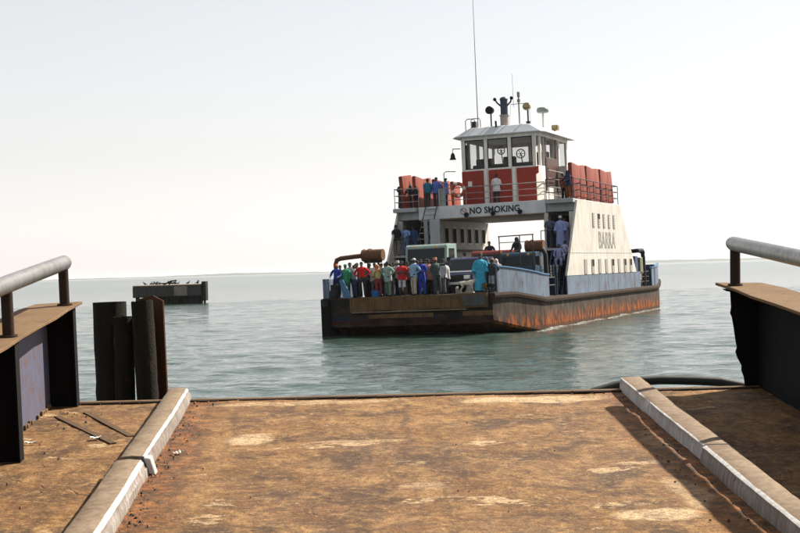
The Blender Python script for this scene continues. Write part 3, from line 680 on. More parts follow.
ysb = [0.55, 1.2, 2.0, 2.8, 3.6, 4.6, 5.6, 6.6]
bulwark('bow_bulwark', 1, ysb, [zt_bow(y) for y in ysb], 0.07, M_BLUEGREY)
ysp = [3.6, 4.6, 5.6, 6.6]
bulwark('bow_bulwark', -1, ysp, [zt_bow(y) for y in ysp], 0.07, M_BLUEGREY)
for sg in (-1, 1):
    ysm = [10.2, 12.5, 15, 17.5, 20, 22.5, 25, 27.5, 29.4]
    for a, b in zip(ysm, ysm[1:]):
        bulwark('side_bulwark', sg, [a + 0.02, b - 0.02], [2.55, 2.55], 0.07, M_BLUEGREY, False)
    bulwark('stern_bulwark', sg, [33.2, 34.4, 35.4, 36.4, 37.5], [2.75, 2.8, 2.85, 2.95, 3.05], 0.07, M_BLUEGREY)
# gate post, blue stair stringer and small platform in the starboard gap
mb = MB(); mb.prism([(9.9, 1.54), (10.4, 1.54), (12.3, 3.95), (11.8, 3.95)], 0, 5.08, 5.16); mb.build('stair_stringer', M_DBLUE, ferry, 0.01)
mb = MB(); mb.prism([(9.9, 1.54), (10.4, 1.54), (12.3, 3.95), (11.8, 3.95)], 0, 4.16, 4.24); mb.build('stair_stringer', M_DBLUE, ferry, 0.01)
for i in range(9):
    t = i / 9; mb = MB(); mb.box(4.245, 5.075, 10.05 + 1.9 * t, 10.35 + 1.9 * t, 1.72 + 2.3 * t, 1.76 + 2.3 * t); mb.build('stair_tread', M_DARKST, ferry)
mb = MB(); mb.box(4.42, 5.02, 9.55, 9.65, 1.54, 3.15); mb.build('gate_panel', M_DBLUE, ferry, 0.02)
mb = MB(); mb.tube([(3.85, 8.6, 1.54), (3.85, 8.6, 3.70)], 0.05, 8); mb.tube([(4.32, 8.6, 1.54), (4.32, 8.6, 3.70)], 0.05, 8); mb.box(3.70, 4.50, 8.4, 8.8, 3.70, 3.78); mb.build('chart_stand', M_RAILP, ferry)
mb = MB(); mb.tube([(5.25, 6.9, 1.5), (5.25, 6.9, 2.7)], 0.06, 8); mb.tube([(5.25, 8.2, 1.5), (5.25, 8.2, 2.6)], 0.05, 8); mb.tube([(5.25, 6.9, 2.5), (5.25, 8.2, 2.5)], 0.03, 8); mb.tube([(5.25, 6.9, 2.1), (5.25, 8.2, 2.1)], 0.03, 8); mb.build('gate_rail', M_RAILD, ferry)

# ---- side towers
FIN = [(10.2, 2.55), (13.1, 6.75), (23.9, 6.80), (28.1, 2.55)]
for sg in (-1, 1):
    mb = MB(); a, b = sorted((sg * 5.30, sg * 5.42)); mb.prism(FIN, 0, a, b); fin = mb.build('tower_side', M_CREAM, ferry)
    mb = MB(); a, b = sorted((sg * 5.421, sg * 5.435)); mb.box(a, b, 11.1, 27.0, 3.78, 3.80); mb.build('weld_seam', M_GREYP, fin)
    a, b = sorted((sg * 5.423, sg * 5.455)); c, d = sorted((sg * 5.457, sg * 5.47))
    for i in range(5):                                # louvre panels above the name
        y0 = 16.45 + i * 1.33
        mb = MB(); mb.box(a, b, y0, y0 + 0.46, 5.28, 6.12); lv = mb.build('louvre_panel', M_RECESS, fin)
        for k in range(5):
            m2 = MB(); m2.box(c, d, y0 + 0.05, y0 + 0.41, 5.36 + k * 0.14, 5.42 + k * 0.14); m2.build('slat', M_CREAM, lv)
        if i == 1:
            m2 = MB(); m2.box(*sorted((sg * 5.456, sg * 5.475)), y0 + 0.04, y0 + 0.42, 5.80, 6.09); m2.build('dark_opening', M_HOLE, lv)
    for i in range(8):                                # lower recess panels, some with a square port
        y0 = 14.05 + i * 1.72
        mb = MB(); mb.box(a, b, y0, y0 + 0.62, 2.60, 3.42); lv = mb.build('recess_panel', M_RECESS, fin)
        if i in (1, 4, 6, 7):
            m2 = MB(); m2.box(c, d, y0 + 0.10, y0 + 0.56, 3.02, 3.40); m2.build('square_port', M_HOLE, lv, 0.01)
    # inner wall with upright windows
    a, b = sorted((sg * 3.42, sg * 3.52)); mb = MB(); mb.box(a, b, 13.2, 24.2, 1.54, 6.13); inn = mb.build('tower_inner_wall', M_CREAM, ferry)
    c, d = sorted((sg * 3.395, sg * 3.419)); e, f_ = sorted((sg * 3.375, sg * 3.393))
    for i in range(7):
        y0 = 14.1 + i * 1.42; mb = MB(); mb.box(c, d, y0, y0 + 0.82, 4.70, 5.80); wn = mb.build('window', M_WHITE, inn, 0.02)
        m2 = MB(); m2.box(e, f_, y0 + 0.12, y0 + 0.70, 4.82, 5.68); m2.build('pane', M_HOLE, wn)
    mb = MB(); mb.box(*sorted((sg * 3.12, sg * 3.415)), 13.3, 24.1, 4.28, 4.40); mb.build('ledge', weathered('rusty_ledge', (0.34, 0.25, 0.16), (0.15, 0.1, 0.06), 0.4, 0.7, 1), inn, 0.02)
    mb = MB(); mb.box(*sorted((sg * 3.53, sg * 5.29)), 11.9, 24.0, 3.98, 4.10); mb.build('mid_platform', M_GREYP, ferry, 0.01)
    mb = MB(); mb.box(*sorted((sg * 3.53, sg * 5.29)), 17.6, 17.7, 1.56, 6.12); bk = mb.build('tower_bulkhead', M_INT, ferry)
    mb = MB(); mb.box(*sorted((sg * 3.75, sg * 4.35)), 17.55, 17.598, 4.12, 5.9); mb.build('door', M_DOORBR, bk, 0.02)
    mb = MB(); mb.box(*sorted((sg * 5.0, sg * 5.28)), 12.75, 12.95, 4.105, 6.12); mb.box(*sorted((sg * 3.53, sg * 3.75)), 12.95, 13.1, 4.105, 6.12); mb.build('tower_column', M_CREAM if sg > 0 else M_GREYP, ferry, 0.01)
    mb = MB(); mb.tube([(sg * 3.56, 11.95, 5.1), (sg * 4.1, 11.95, 5.1)] if sg > 0 else [(-5.25, 11.95, 5.1), (-3.6, 11.95, 5.1)], 0.025, 6)
    for x in ((3.56, 4.1) if sg > 0 else (-5.25, -4.4, -3.6)): mb.tube([(x, 11.95, 4.1), (x, 11.95, 5.1)], 0.025, 6)
    mb.build('platform_rail', M_RAILD, ferry)
# ---- bridge deck spanning both towers
mb = MB(); mb.box(-5.48, 5.30, 13.1, 24.3, 6.16, 6.84); mb.build('bridge_deck', M_GREYP, ferry, 0.03)
mb = MB(); mb.box(-4.05, 3.62, 12.98, 13.095, 6.14, 6.87); mb.build('bridge_fascia', weathered('fascia_pale_grey', (0.55, 0.57, 0.58), (0.36, 0.36, 0.35), 0.06, 0.55, 0.7, 0.35), ferry, 0.015)
mb = MB(); mb.box(-4.0, 3.6, 12.96, 13.6, 6.06, 6.135); mb.build('fascia_lower_edge', weathered('brown_underedge', (0.27, 0.20, 0.13), (0.12, 0.09, 0.06), 0.3, 0.7, 1), ferry, 0.01)
mb = MB(); mb.box(3.7, 5.30, 12.6, 13.09, 6.62, 6.86); mb.build('balcony_edge', M_GREYP, ferry, 0.02)
mb = MB(); mb.box(-5.5, -4.1, 12.6, 13.09, 6.62, 6.86); mb.build('balcony_edge', M_GREYP, ferry, 0.02)
# port ladder between mid platform and bridge deck
mb = MB(); mb.tube([(-4.0, 11.9, 4.1), (-3.55, 12.9, 6.9), (-3.52, 12.95, 7.8)], 0.035, 6); mb.build('ladder_rail', M_RAILD, ferry)
mb = MB(); mb.tube([(-3.3, 11.9, 4.1), (-2.85, 12.9, 6.9), (-2.82, 12.95, 7.8)], 0.035, 6); mb.build('ladder_rail', M_RAILD, ferry)
for i in range(8):
    t = (i + 0.5) / 8; x = -4.0 + 0.45 * t; mb = MB(); mb.box(x + 0.03, x + 0.67, 11.82 + t, 11.98 + t, 4.1 + 2.8 * t, 4.14 + 2.8 * t); mb.build('ladder_tread', M_RAILP, ferry)
mb = MB(); mb.box(-3.1, -2.5, 12.2, 12.3, 4.1, 6.1); mb.build('spray_screen', M_GREYP, ferry, 0.02)
# rails round the bridge deck
def railing(name, pts, h, mat, nrail=2, spacing=1.1, base=0.0):
    mb = MB()
    for k in range(nrail):
        zz = h * (k + 1) / nrail; mb.tube([(p[0], p[1], p[2] + zz) for p in pts], 0.028 if k == nrail - 1 else 0.02, 6)
    for a, b in zip(pts, pts[1:]):
        a, b = Vector(a), Vector(b); n = max(1, round((b - a).length / spacing))
        for i in range(n + 1): p = a.lerp(b, i / n); mb.tube([p, p + Vector((0, 0, h))], 0.024, 6)
    return mb.build(name, mat, ferry)
railing('bridge_railing', [(-2.7, 13.15, 6.84), (3.55, 13.15, 6.84)], 1.05, M_RAILP, 3, 1.55)
railing('bridge_railing', [(-5.4, 23.9, 6.84), (-5.4, 12.7, 6.84), (-3.9, 12.7, 6.84)], 1.15, M_RAILP, 3, 1.2)
railing('bridge_railing', [(3.75, 12.7, 6.84), (5.34, 12.7, 6.84), (5.34, 23.8, 6.84), (4.2, 23.8, 6.84)], 1.15, M_RAILD, 3, 1.5)
# orange buoyant floats standing along both sides of the bridge deck
fl = MB(); fl.box(-0.13, 0.13, -0.72, 0.72, 0.0, 2.0); FLM = fl.mesh('life_float', M_ORANGE, 0.08, True, 2)
fr = MB()
for z in (0.5, 1.0, 1.5): fr.box(0.112, 0.125, -0.66, 0.66, z - 0.025, z + 0.025)
FRM = fr.mesh('lashing', M_RED)
for sg in (-1, 1):
    for i in range(6):
        o = link('life_float', FLM, ferry); y = 14.05 + i * 1.72
        o.location = (sg * 5.06, y, 6.87); lean = (-6, 4, -7, 3, -5, 5)[i]
        o.rotation_euler = (math.radians(lean), math.radians(-sg * 2), math.radians((-4, -1, -5, 0, -3, -2)[i]) if sg > 0 else math.radians(180 + (-3, 2, -1, 3, 0, 1)[i]))
        q = link('lashing', FRM, o)
# ---- wheelhouse
WX0, WX1, WY0, WY1, WZ0 = -2.20, 2.50, 15.5, 22.3, 6.842
CH = 0.45                                        # chamfer of the front corners
plan = [(WX0 + 0.2, WY0), (WX1 - 0.05, WY0), (WX1 + 0.12, WY0 + 0.6), (WX1 + 0.12, WY1), (WX0 - 0.12, WY1), (WX0 - 0.12, WY0 + 0.6)]
def inset(pl, d):
    cx = sum(p[0] for p in pl) / len(pl); cy = sum(p[1] for p in pl) / len(pl)
    hx = max(abs(p[0] - cx) for p in pl); hy = max(abs(p[1] - cy) for p in pl)
    return [(cx + (p[0] - cx) * (1 + d / hx), cy + (p[1] - cy) * (1 + d / hy)) for p in pl]
def wall_ring(name, pl, z0, z1, th, mat):
    mb = MB(); A = pl; B = inset(pl, -th); n = len(pl)
    vs = [(p[0], p[1], z0) for p in A] + [(p[0], p[1], z1) for p in A] + [(p[0], p[1], z0) for p in B] + [(p[0], p[1], z1) for p in B]
    fs = []
    for i in range(n):
        j = (i + 1) % n; fs += [(i, j, n + j, n + i), (2 * n + j, 2 * n + i, 3 * n + i, 3 * n + j), (n + i, n + j, 3 * n + j, 3 * n + i), (j, i, 2 * n + i, 2 * n + j)]
    mb.add(vs, fs); return mb.build(name, mat, ferry)
wall_ring('wheelhouse_lower_wall', plan, WZ0, 9.06, 0.10, M_WHITE)
wall_ring('wheelhouse_header', plan, 10.80, 11.06, 0.10, M_WHITE)
mb = MB(); mb.prism([(p[0], p[1]) for p in inset(plan, -0.12)], 2, WZ0 + 0.9, WZ0 + 0.98); mb.build('wheelhouse_floor', M_INT, ferry)
def post(x, y, sx=0.10, sy=0.10): mb = MB(); mb.box(x - sx, x + sx, y - sy, y + sy, 9.062, 10.798); mb.build('window_post', M_WHITE, ferry, 0.02)
xs = [-2.0, -0.60, 0.88, 2.36]
for x in xs: post(x, WY0 + 0.09, 0.11, 0.08)
for y in (16.15, 17.0, 19.5, 20.3, 22.2): post(WX1 + 0.02, y, 0.08, 0.09)
for y in (16.15, 17.2, 19.0, 20.6, 22.2): post(WX0 - 0.02, y, 0.08, 0.09)
for x in (-1.2, 0.2, 1.6): post(x, WY1 - 0.08, 0.10, 0.07)
def pane(a, b, z0=9.065, z1=10.795):
    (x0, y0), (x1, y1) = a, b; d = Vector((x1 - x0, y1 - y0, 0)); n = Vector((-d.y, d.x, 0)).normalized() * 0.01
    mb = MB(); mb.prism([(x0 - n.x, y0 - n.y), (x1 - n.x, y1 - n.y), (x1 + n.x, y1 + n.y), (x0 + n.x, y0 + n.y)], 2, z0, z1); o = mb.build('window_pane', M_GLASS, ferry); return o
def frame(x0, x1, y, z0, z1, par):
    mb = MB(); t = 0.05
    mb.box(x0, x1, y - 0.03, y, z0, z0 + t); mb.box(x0, x1, y - 0.03, y, z1 - t, z1); mb.box(x0, x0 + t, y - 0.028, y, z0 + t, z1 - t); mb.box(x1 - t, x1, y - 0.028, y, z0 + t, z1 - t)
    mb.build('gasket', M_DARKST, par)
for a, b in zip(xs, xs[1:]):
    g = pane((a + 0.112, WY0 + 0.09), (b - 0.112, WY0 + 0.09)); frame(a + 0.112, b - 0.112, WY0 + 0.055, 9.065, 10.795, g)
for a, b in ((16.24, 16.91), (19.59, 20.21), (20.39, 22.11)): pane((WX1 + 0.02, a), (WX1 + 0.02, b))
for a, b in ((16.24, 17.11), (17.29, 18.91), (19.09, 20.51), (20.69, 22.11)): pane((WX0 - 0.02, a), (WX0 - 0.02, b))
for a, b in ((-2.2, -1.3), (-1.1, 0.1), (0.3, 1.5), (1.7, 2.4)): pane((a, WY1 - 0.08), (b, WY1 - 0.08))
# starboard door, half open, brown
mb = MB(); mb.box(WX1 + 0.135, WX1 + 0.18, 17.1, 19.3, 7.9, 9.6); dr = mb.build('wheelhouse_door', M_DOORBR, ferry, 0.02)
mb = MB(); mb.tube([(WX1 + 0.22, 17.3, 8.7), (WX1 + 0.22, 17.3, 9.0)], 0.03, 6); mb.build('handle', M_RAILP, dr)
for ya in (16.95, 19.3): mb = MB(); mb.box(WX1 + 0.135, WX1 + 0.17, ya, ya + 0.15, 7.6, 10.8); mb.build('door_jamb', M_DOORBR, ferry)
mb = MB(); mb.box(WX0 - 0.18, WX0 - 0.125, 16.3, 17.3, 7.3, 10.7); mb.build('wheelhouse_door', M_DOORBR, ferry, 0.02)
# small wing lobby on the starboard side, sunlit
mb = MB(); mb.box(WX1 + 0.14, WX1 + 0.75, 19.5, 22.2, WZ0, 9.2); mb.build('wing_lobby', M_CREAM, ferry, 0.02)
railing('wing_railing', [(WX1 + 0.6, 15.7, 6.84), (WX1 + 0.6, 19.2, 6.84)], 1.9, M_RAILP, 4, 1.2)
# roof with raked edge
mb = MB(); A = inset(plan, 0.42); B = inset(plan, 0.40); D_ = inset(plan, -0.45); n = len(plan)
mb.rings([[(p[0], p[1], 11.06) for p in inset(plan, -0.05)], [(p[0], p[1], 11.00) for p in A], [(p[0], p[1], 11.05) for p in A], [(p[0], p[1], 11.52) for p in D_], [(p[0], p[1], 11.56) for p in inset(plan, -0.6)]])
roof = mb.build('wheelhouse_roof', weathered('roof_pale_grey', (0.52, 0.54, 0.56), (0.36, 0.36, 0.36), 0.04, 0.5, 0.7, 0.3), ferry)
# red front panels below the windows
for x0, x1 in ((-2.12, -0.78), (-0.45, 0.95), (1.27, 2.42)):
    mb = MB(); mb.box(x0, x1, WY0 - 0.055, WY0 - 0.004, 6.90, 8.96); rp = mb.build('red_panel', M_RED, ferry, 0.03)
    for k, fx in enumerate((0.15, 0.85)):
        x = x0 + (x1 - x0) * fx
        for za, zb_ in ((8.45, 8.8), (7.1, 7.4)): m2 = MB(); m2.box(x - 0.04, x + 0.04, WY0 - 0.07, WY0 - 0.056, za, zb_); m2.build('hinge', M_RED, rp)
    if x0 < -2: m2 = MB(); m2.box(-1.75, -1.50, WY0 - 0.066, WY0 - 0.056, 8.05, 8.36); m2.build('notice', M_WHITE, rp)
for x in (-0.62, 1.11):
    mb = MB(); mb.box(x - 0.1, x + 0.1, WY0 - 0.09, WY0 - 0.003, 6.86, 9.05); mb.build('front_pillar', M_WHITE, ferry, 0.02)
mb = MB(); mb.prism([(1.27, 8.96), (2.42, 8.96), (2.62, 9.02), (2.62, 8.6), (2.42, 8.5)], 1, WY0 - 0.07, WY0 - 0.058); mb.build('red_canvas_flap', M_RED, ferry)
# inside the wheelhouse
mb = MB(); mb.box(-1.7, 2.0, 16.3, 16.9, 7.83, 9.35); mb.box(0.2, 0.9, 16.35, 16.85, 9.35, 9.75); mb.box(-1.5, -0.9, 16.35, 16.85, 9.35, 9.7); mb.build('console', M_INT, ferry, 0.04)
for x, z, r in ((0.15, 10.12, 0.22), (1.35, 9.85, 0.26)):
    mb = MB(); mb.tube([(x + r * math.cos(a), 16.2, z + r * math.sin(a)) for a in [2 * PI * i / 20 for i in range(21)]], 0.03, 6, False)
    for k in range(6): a = k * PI / 3; mb.tube([(x, 16.2, z), (x + r * math.cos(a), 16.2, z + r * math.sin(a))], 0.016, 5)
    mb.tube([(x, 16.2, z), (x, 16.5, 9.35)], 0.03, 6); mb.build('steering_wheel', M_DARKST, ferry)
mb = MB(); mb.box(-1.9, -1.2, 18.5, 19.1, 7.83, 9.9); mb.box(1.2, 1.9, 20.0, 20.6, 7.83, 10.2); mb.build('cabinet', M_DOORBR, ferry, 0.03)
# ---- roof gear
mb = MB(); mb.tube([(-1.12, 15.9, 11.5), (-1.12, 15.9, 13.5), (-1.10, 15.9, 19.3)], [0.035, 0.028, 0.014], 8); mb.build('whip_antenna', M_RAILP, ferry)
mb = MB(); mb.tube([(0.65, 17.5, 12.8), (0.65, 17.5, 14.8)], [0.015, 0.008], 6); mb.build('whip_antenna', M_RAILP, ferry)
mb = MB(); mb.tube([(-0.32, 16.0, 11.5), (-0.32, 16.0, 12.35)], 0.045, 8); mb.build('searchlight_post', M_RAILD, ferry)
mb = MB(); mb.tube([(-0.34, 15.72, 12.52), (-0.33, 16.1, 12.52)], [0.24, 0.20], 14); mb.build('searchlight', M_DARKST, ferry, 0, True)
mb = MB(); mb.tube([(1.90, 16.2, 11.5), (1.90, 16.2, 12.4)], 0.05, 8); mb.tube([(1.9, 16.2, 11.5), (1.9, 16.2, 11.72)], 0.13, 8); mb.build('searchlight_post', M_RAILD, ferry)
mb = MB(); mb.tube([(1.88, 15.95, 12.58), (1.90, 16.3, 12.58)], [0.23, 0.18], 14); mb.ell((1.88, 15.95, 12.58), (0.2, 0.08, 0.2), 12, 6); mb.build('searchlight', M_CHROME, ferry, 0, True)
mb = MB(); mb.tube([(0.42, 16.3, 11.5), (0.42, 16.3, 12.15)], 0.26, 16); mb.tube([(0.42, 16.3, 12.15), (0.42, 16.3, 12.22)], 0.30, 16); fn = mb.build('funnel_base', weathered('pink_white', (0.62, 0.52, 0.46), (0.45, 0.36, 0.3), 0.1, 0.6, 1), ferry, 0, True)
mb = MB(); mb.tube([(0.42, 16.3, 12.22), (0.42, 16.3, 13.05), (0.42, 16.3, 13.15)], [0.22, 0.22, 0.25], 16); mb.ell((0.42, 16.3, 13.15), (0.25, 0.25, 0.16), 14, 4, zlo=0.0)
fu = mb.build('funnel', weathered('funnel_slate_blue', (0.07, 0.10, 0.15), (0.035, 0.05, 0.07), 0.1, 0.5, 1), ferry, 0, True)
for s in (-1, 1):
    mb = MB(); mb.tube([(0.42 + 0.18 * s, 16.3, 12.75), (0.42 + 0.42 * s, 16.3, 12.98), (0.42 + 0.50 * s, 16.2, 13.15)], 0.05, 8); mb.ell((0.42 + 0.52 * s, 16.18, 13.18), (0.11, 0.11, 0.11), 10, 6); mb.build('horn', M_DARKST, fu, 0, True)
mb = MB(); mb.tube([(1.25, 16.6, 11.5), (1.25, 16.6, 13.3)], 0.045, 8); mb.tube([(0.75, 16.6, 12.85), (1.85, 16.6, 12.85)], 0.02, 6); mb.tube([(1.25, 16.6, 13.25), (1.25, 16.6, 13.55)], 0.09, 8); mb.tube([(1.25, 16.6, 12.95), (1.25, 16.6, 13.12)], 0.10, 8); mb.tube([(0.75, 16.6, 12.85), (0.6, 16.6, 11.55)], 0.008, 4); mb.tube([(1.85, 16.6, 12.85), (1.95, 16.6, 11.55)], 0.008, 4); mb.build('light_mast', M_RAILP, ferry)
mb = MB(); mb.tube([(2.2, 18.4, 11.5), (2.2, 18.4, 12.4)], 0.06, 8); mb.build('radar_post', M_WHITE, ferry)
mb = MB(); mb.tube([(2.2, 18.4, 12.40), (2.2, 18.4, 12.46), (2.2, 18.4, 12.64), (2.2, 18.4, 12.72)], [0.30, 0.36, 0.36, 0.28], 18); mb.build('radar_dome', plain('radar_grey', (0.33, 0.36, 0.33), 0.5), ferry, 0, True)
mb = MB(); mb.box(2.1, 2.5, 20.6, 21.0, 11.5, 11.85); mb.box(2.18, 2.42, 20.5, 20.6, 11.6, 11.8); mb.build('floodlight', M_CHROME, ferry, 0.03)
mb = MB()
for x in (-1.9, -1.55): mb.tube([(x, 15.9, 11.4), (x, 15.9, 12.0), (x + 0.1, 15.95, 12.12), (x + 0.45, 16.1, 12.12), (x + 0.5, 16.15, 12.0), (x + 0.5, 16.15, 11.5)], 0.025, 6)
mb.box(-1.55, -1.3, 16.0, 16.3, 11.5, 11.95); mb.build('roof_ladder_hoops', M_RAILD, ferry)
mb = MB(); mb.tube([(0.05, 15.75, 11.4), (0.05, 15.7, 11.85)], 0.06, 8); mb.build('loudhailer', M_DARKST, ferry)
# bell hanging from the port eave
mb = MB(); mb.tube([(-2.2, 15.6, 10.35), (-2.62, 15.4, 10.35)], 0.025, 6); mb.tube([(-2.62, 15.4, 10.35), (-2.62, 15.4, 10.12)], 0.02, 6); mb.tube([(-2.62, 15.4, 10.12), (-2.62, 15.4, 10.02), (-2.62, 15.4, 9.82), (-2.62, 15.4, 9.72)], [0.05, 0.12, 0.15, 0.22], 12); mb.build('bell', M_DARKST, ferry, 0, True)
mb = MB(); mb.tube([(-2.95, 14.6, 6.84), (-2.95, 14.6, 8.9), (-2.9, 14.9, 9.0), (-2.5, 15.4, 9.0)], 0.03, 6); mb.tube([(-2.95, 14.6, 8.2), (-2.4, 15.4, 8.2)], 0.025, 6); mb.build('door_grab_rail', M_RAILP, ferry)
mb = MB(); mb.box(-2.9, -2.45, 13.3, 13.36, 6.9, 7.9); mb.build('grey_locker', M_GREYP, ferry, 0.02)

# ---- lettering
def text(body, size, Mloc, par, name, mat, sx=1.0, bold=0.0):
    cu = bpy.data.curves.new(name, 'FONT'); cu.body = body; cu.size = size; cu.extrude = 0.004; cu.offset = bold; cu.align_x = 'LEFT'; cu.space_character = 1.05
    ob = bpy.data.objects.new('tmp', cu); C.objects.link(ob); bpy.context.view_layer.update()
    me = bpy.data.meshes.new_from_object(ob.evaluated_get(bpy.context.evaluated_depsgraph_get())); bpy.data.objects.remove(ob)
    me.transform(Mloc @ Matrix.Diagonal((sx, 1, 1, 1))); me.materials.clear(); me.materials.append(mat); return link(name, me, par), me
def fit(body, L, size, bold): # width of the text at sx=1
    o, me = text(body, size, Matrix.Identity(4), None, 'tmp', M_BLACK, 1, bold); xs_ = [v.co.x for v in me.vertices]; w_ = max(xs_) - min(xs_); bpy.data.objects.remove(o); return L / w_
sx = fit('NO SMOKING', 3.0, 0.50, 0.018)
text('NO SMOKING', 0.50, T(-0.92, 12.972, 6.33) @ RX(90), ferry, 'lettering', M_BLACK, sx, 0.018)
sx = fit('BARRA', 4.35, 1.38, 0.022)
text('BARRA', 1.38, T(5.428, 17.75, 4.08) @ RZ(90) @ RX(90), ferry, 'lettering', weathered('grey_lettering', (0.20, 0.19, 0.185), (0.46, 0.42, 0.36), 0.05, 0.6, 1.6, 0.8), sx, 0.022)
mb = MB(); mb.tube([(-1.28 + 0.17 * math.cos(a), 12.968, 6.50 + 0.17 * math.sin(a)) for a in [2 * PI * i / 20 for i in range(21)]], 0.02, 6, False); mb.tube([(-1.40, 12.966, 6.62), (-1.16, 12.966, 6.38)], 0.02, 6); mb.build('no_smoking_symbol', plain('sign_red', (0.35, 0.06, 0.05), 0.6), ferry)
for x in (-1.05, 0.55, 2.15):
    mb = MB(); mb.tube([(x, 12.97, 6.32), (x, 12.74, 6.26)], [0.10, 0.14], 10); mb.build('deck_floodlight', M_DARKST, ferry)

# ---- winch drums with goosenecked pipes at the corners
def gooseneck(x, y, z, dx, pipe):
    mb = MB(); mb.tube([(x, y, z), (x + dx * 0.08, y, z), (x + dx * 0.08, y, z), (x + dx, y, z)], [0.30, 0.34, 0.30, 0.30], 18); mb.tube([(x + dx * 0.3, y, z), (x + dx * 0.42, y, z)], 0.345, 18); d = mb.build('winch_drum', M_DRUM, ferry, 0, True)
    mb = MB(); mb.tube(pipe, 0.12, 10); mb.build('gooseneck_pipe', M_DRUM if x < 0 else M_DARKST, d, 0, True)
    mb = MB()
    for k in (0.25, 0.75): mb.tube([(x + dx * k, y + 0.15, dz(y) - 0.01), (x + dx * k, y, z - 0.28)], 0.06, 8); mb.tube([(x + dx * k, y - 0.35, dz(y) - 0.01), (x + dx * k, y, z - 0.28)], 0.05, 8)
    mb.box(min(x, x + dx) + 0.15, max(x, x + dx) - 0.15, y - 0.2, y + 0.2, z - 0.40, z - 0.28); mb.build('drum_trestle', M_DARKST, ferry)
gooseneck(-3.55, 3.2, 4.05, 1.15, [(-3.5, 3.2, 4.05), (-4.0, 3.15, 4.02), (-4.75, 3.1, 3.96), (-4.98, 3.1, 3.88), (-5.06, 3.1, 3.66), (-5.06, 3.1, 1.95)][0:5] + [(-4.98, 3.1, 1.95)])
gooseneck(4.05, 7.2, 4.18, 0.98, [(4.6, 7.2, 4.15), (4.95, 7.15, 4.05), (5.12, 7.1, 3.7), (5.12, 7.1, 1.6)])
mb = MB(); mb.tube([(4.3, 31.5, 3.95), (4.9, 31.5, 3.98), (5.15, 31.5, 3.85), (5.20, 31.5, 3.5), (5.20, 31.5, 1.6)], 0.14, 10); mb.tube([(5.2, 29.5, 3.95), (5.2, 31.2, 3.98), (5.2, 31.5, 3.8)], 0.14, 10); mb.build('gooseneck_pipe', M_DARKST, ferry, 0, True)
mb = MB(); mb.box(4.75, 5.25, 30.2, 31.1, 2.4, 3.5); mb.build('vent_cabinet', weathered('olive_cabinet', (0.22, 0.22, 0.13), (0.1, 0.1, 0.06), 0.2, 0.6, 1.5), ferry, 0.03)
mb = MB(); mb.box(4.9, 5.2, 28.8, 29.7, 1.6, 3.6); mb.build('machine_locker', M_DBLUE, ferry, 0.03)
railing('stern_railing', [(5.25, 29.6, 1.53), (5.25, 32.8, 1.53)], 1.0, M_RAILD, 3, 0.9)
mb = MB(); mb.tube([(5.0, 34.2, 1.54), (5.0, 34.2, 3.0)], 0.42, 16); mb.build('blue_tank', M_DBLUE, ferry, 0, True)
# starboard light frame above the vehicle lane (awning hoops)
mb = MB()
for x in (3.1, 4.2, 4.9):
    mb.tube([(x, 5.6, 1.6), (x, 5.6, 4.75)], 0.03, 6)
mb.tube([(3.05, 5.6, 4.72), (4.95, 5.6, 4.75)], 0.03, 6); mb.tube([(3.1, 5.6, 4.4), (4.9, 5.6, 4.4)], 0.02, 6); mb.build('awning_frame', M_RAILD, ferry)

# ================================================================== VEHICLES ON DECK
def on_ship(x, y, z, rot=0): return SM @ T(x, y, z) @ RZ(rot)
M_TYRE = plain('tyre_rubber', (0.018, 0.018, 0.018), 0.85); M_RIM = plain('wheel_rim', (0.25, 0.25, 0.25), 0.4, 0.5)
M_LAMP = plain('headlamp', (0.75, 0.76, 0.72), 0.15, 0.2, 0.1); M_PLATE = plain('number_plate', (0.70, 0.72, 0.74), 0.5, 0, 0.1); M_AMBER = plain('amber_lamp', (0.75, 0.42, 0.03), 0.3)
M_SHIELD = plain('windscreen', (0.012, 0.018, 0.020), 0.25, 0, 0.2, 2, 0.25)
def wheel(par, x, y, r, wd):
    mb = MB(); mb.tube([(x - wd / 2, y, r), (x - wd / 2 + 0.03, y, r), (x + wd / 2 - 0.03, y, r), (x + wd / 2, y, r)], [r * 0.9, r, r, r * 0.9], 20); wv = mb.build('wheel', M_TYRE, par, 0, True)
    s = 1 if x > 0 else -1; mb = MB(); mb.tube([(x + s * (wd / 2 - 0.04), y, r), (x + s * (wd / 2 + 0.012), y, r)], [r * 0.6, r * 0.55], 14); mb.build('rim', M_RIM, wv, 0, True)
def paint(name, c, rough=0.35): return weathered(name, c, tuple(k * 0.6 for k in c), 0.05, rough, 1.2, 0.3, 0.1)
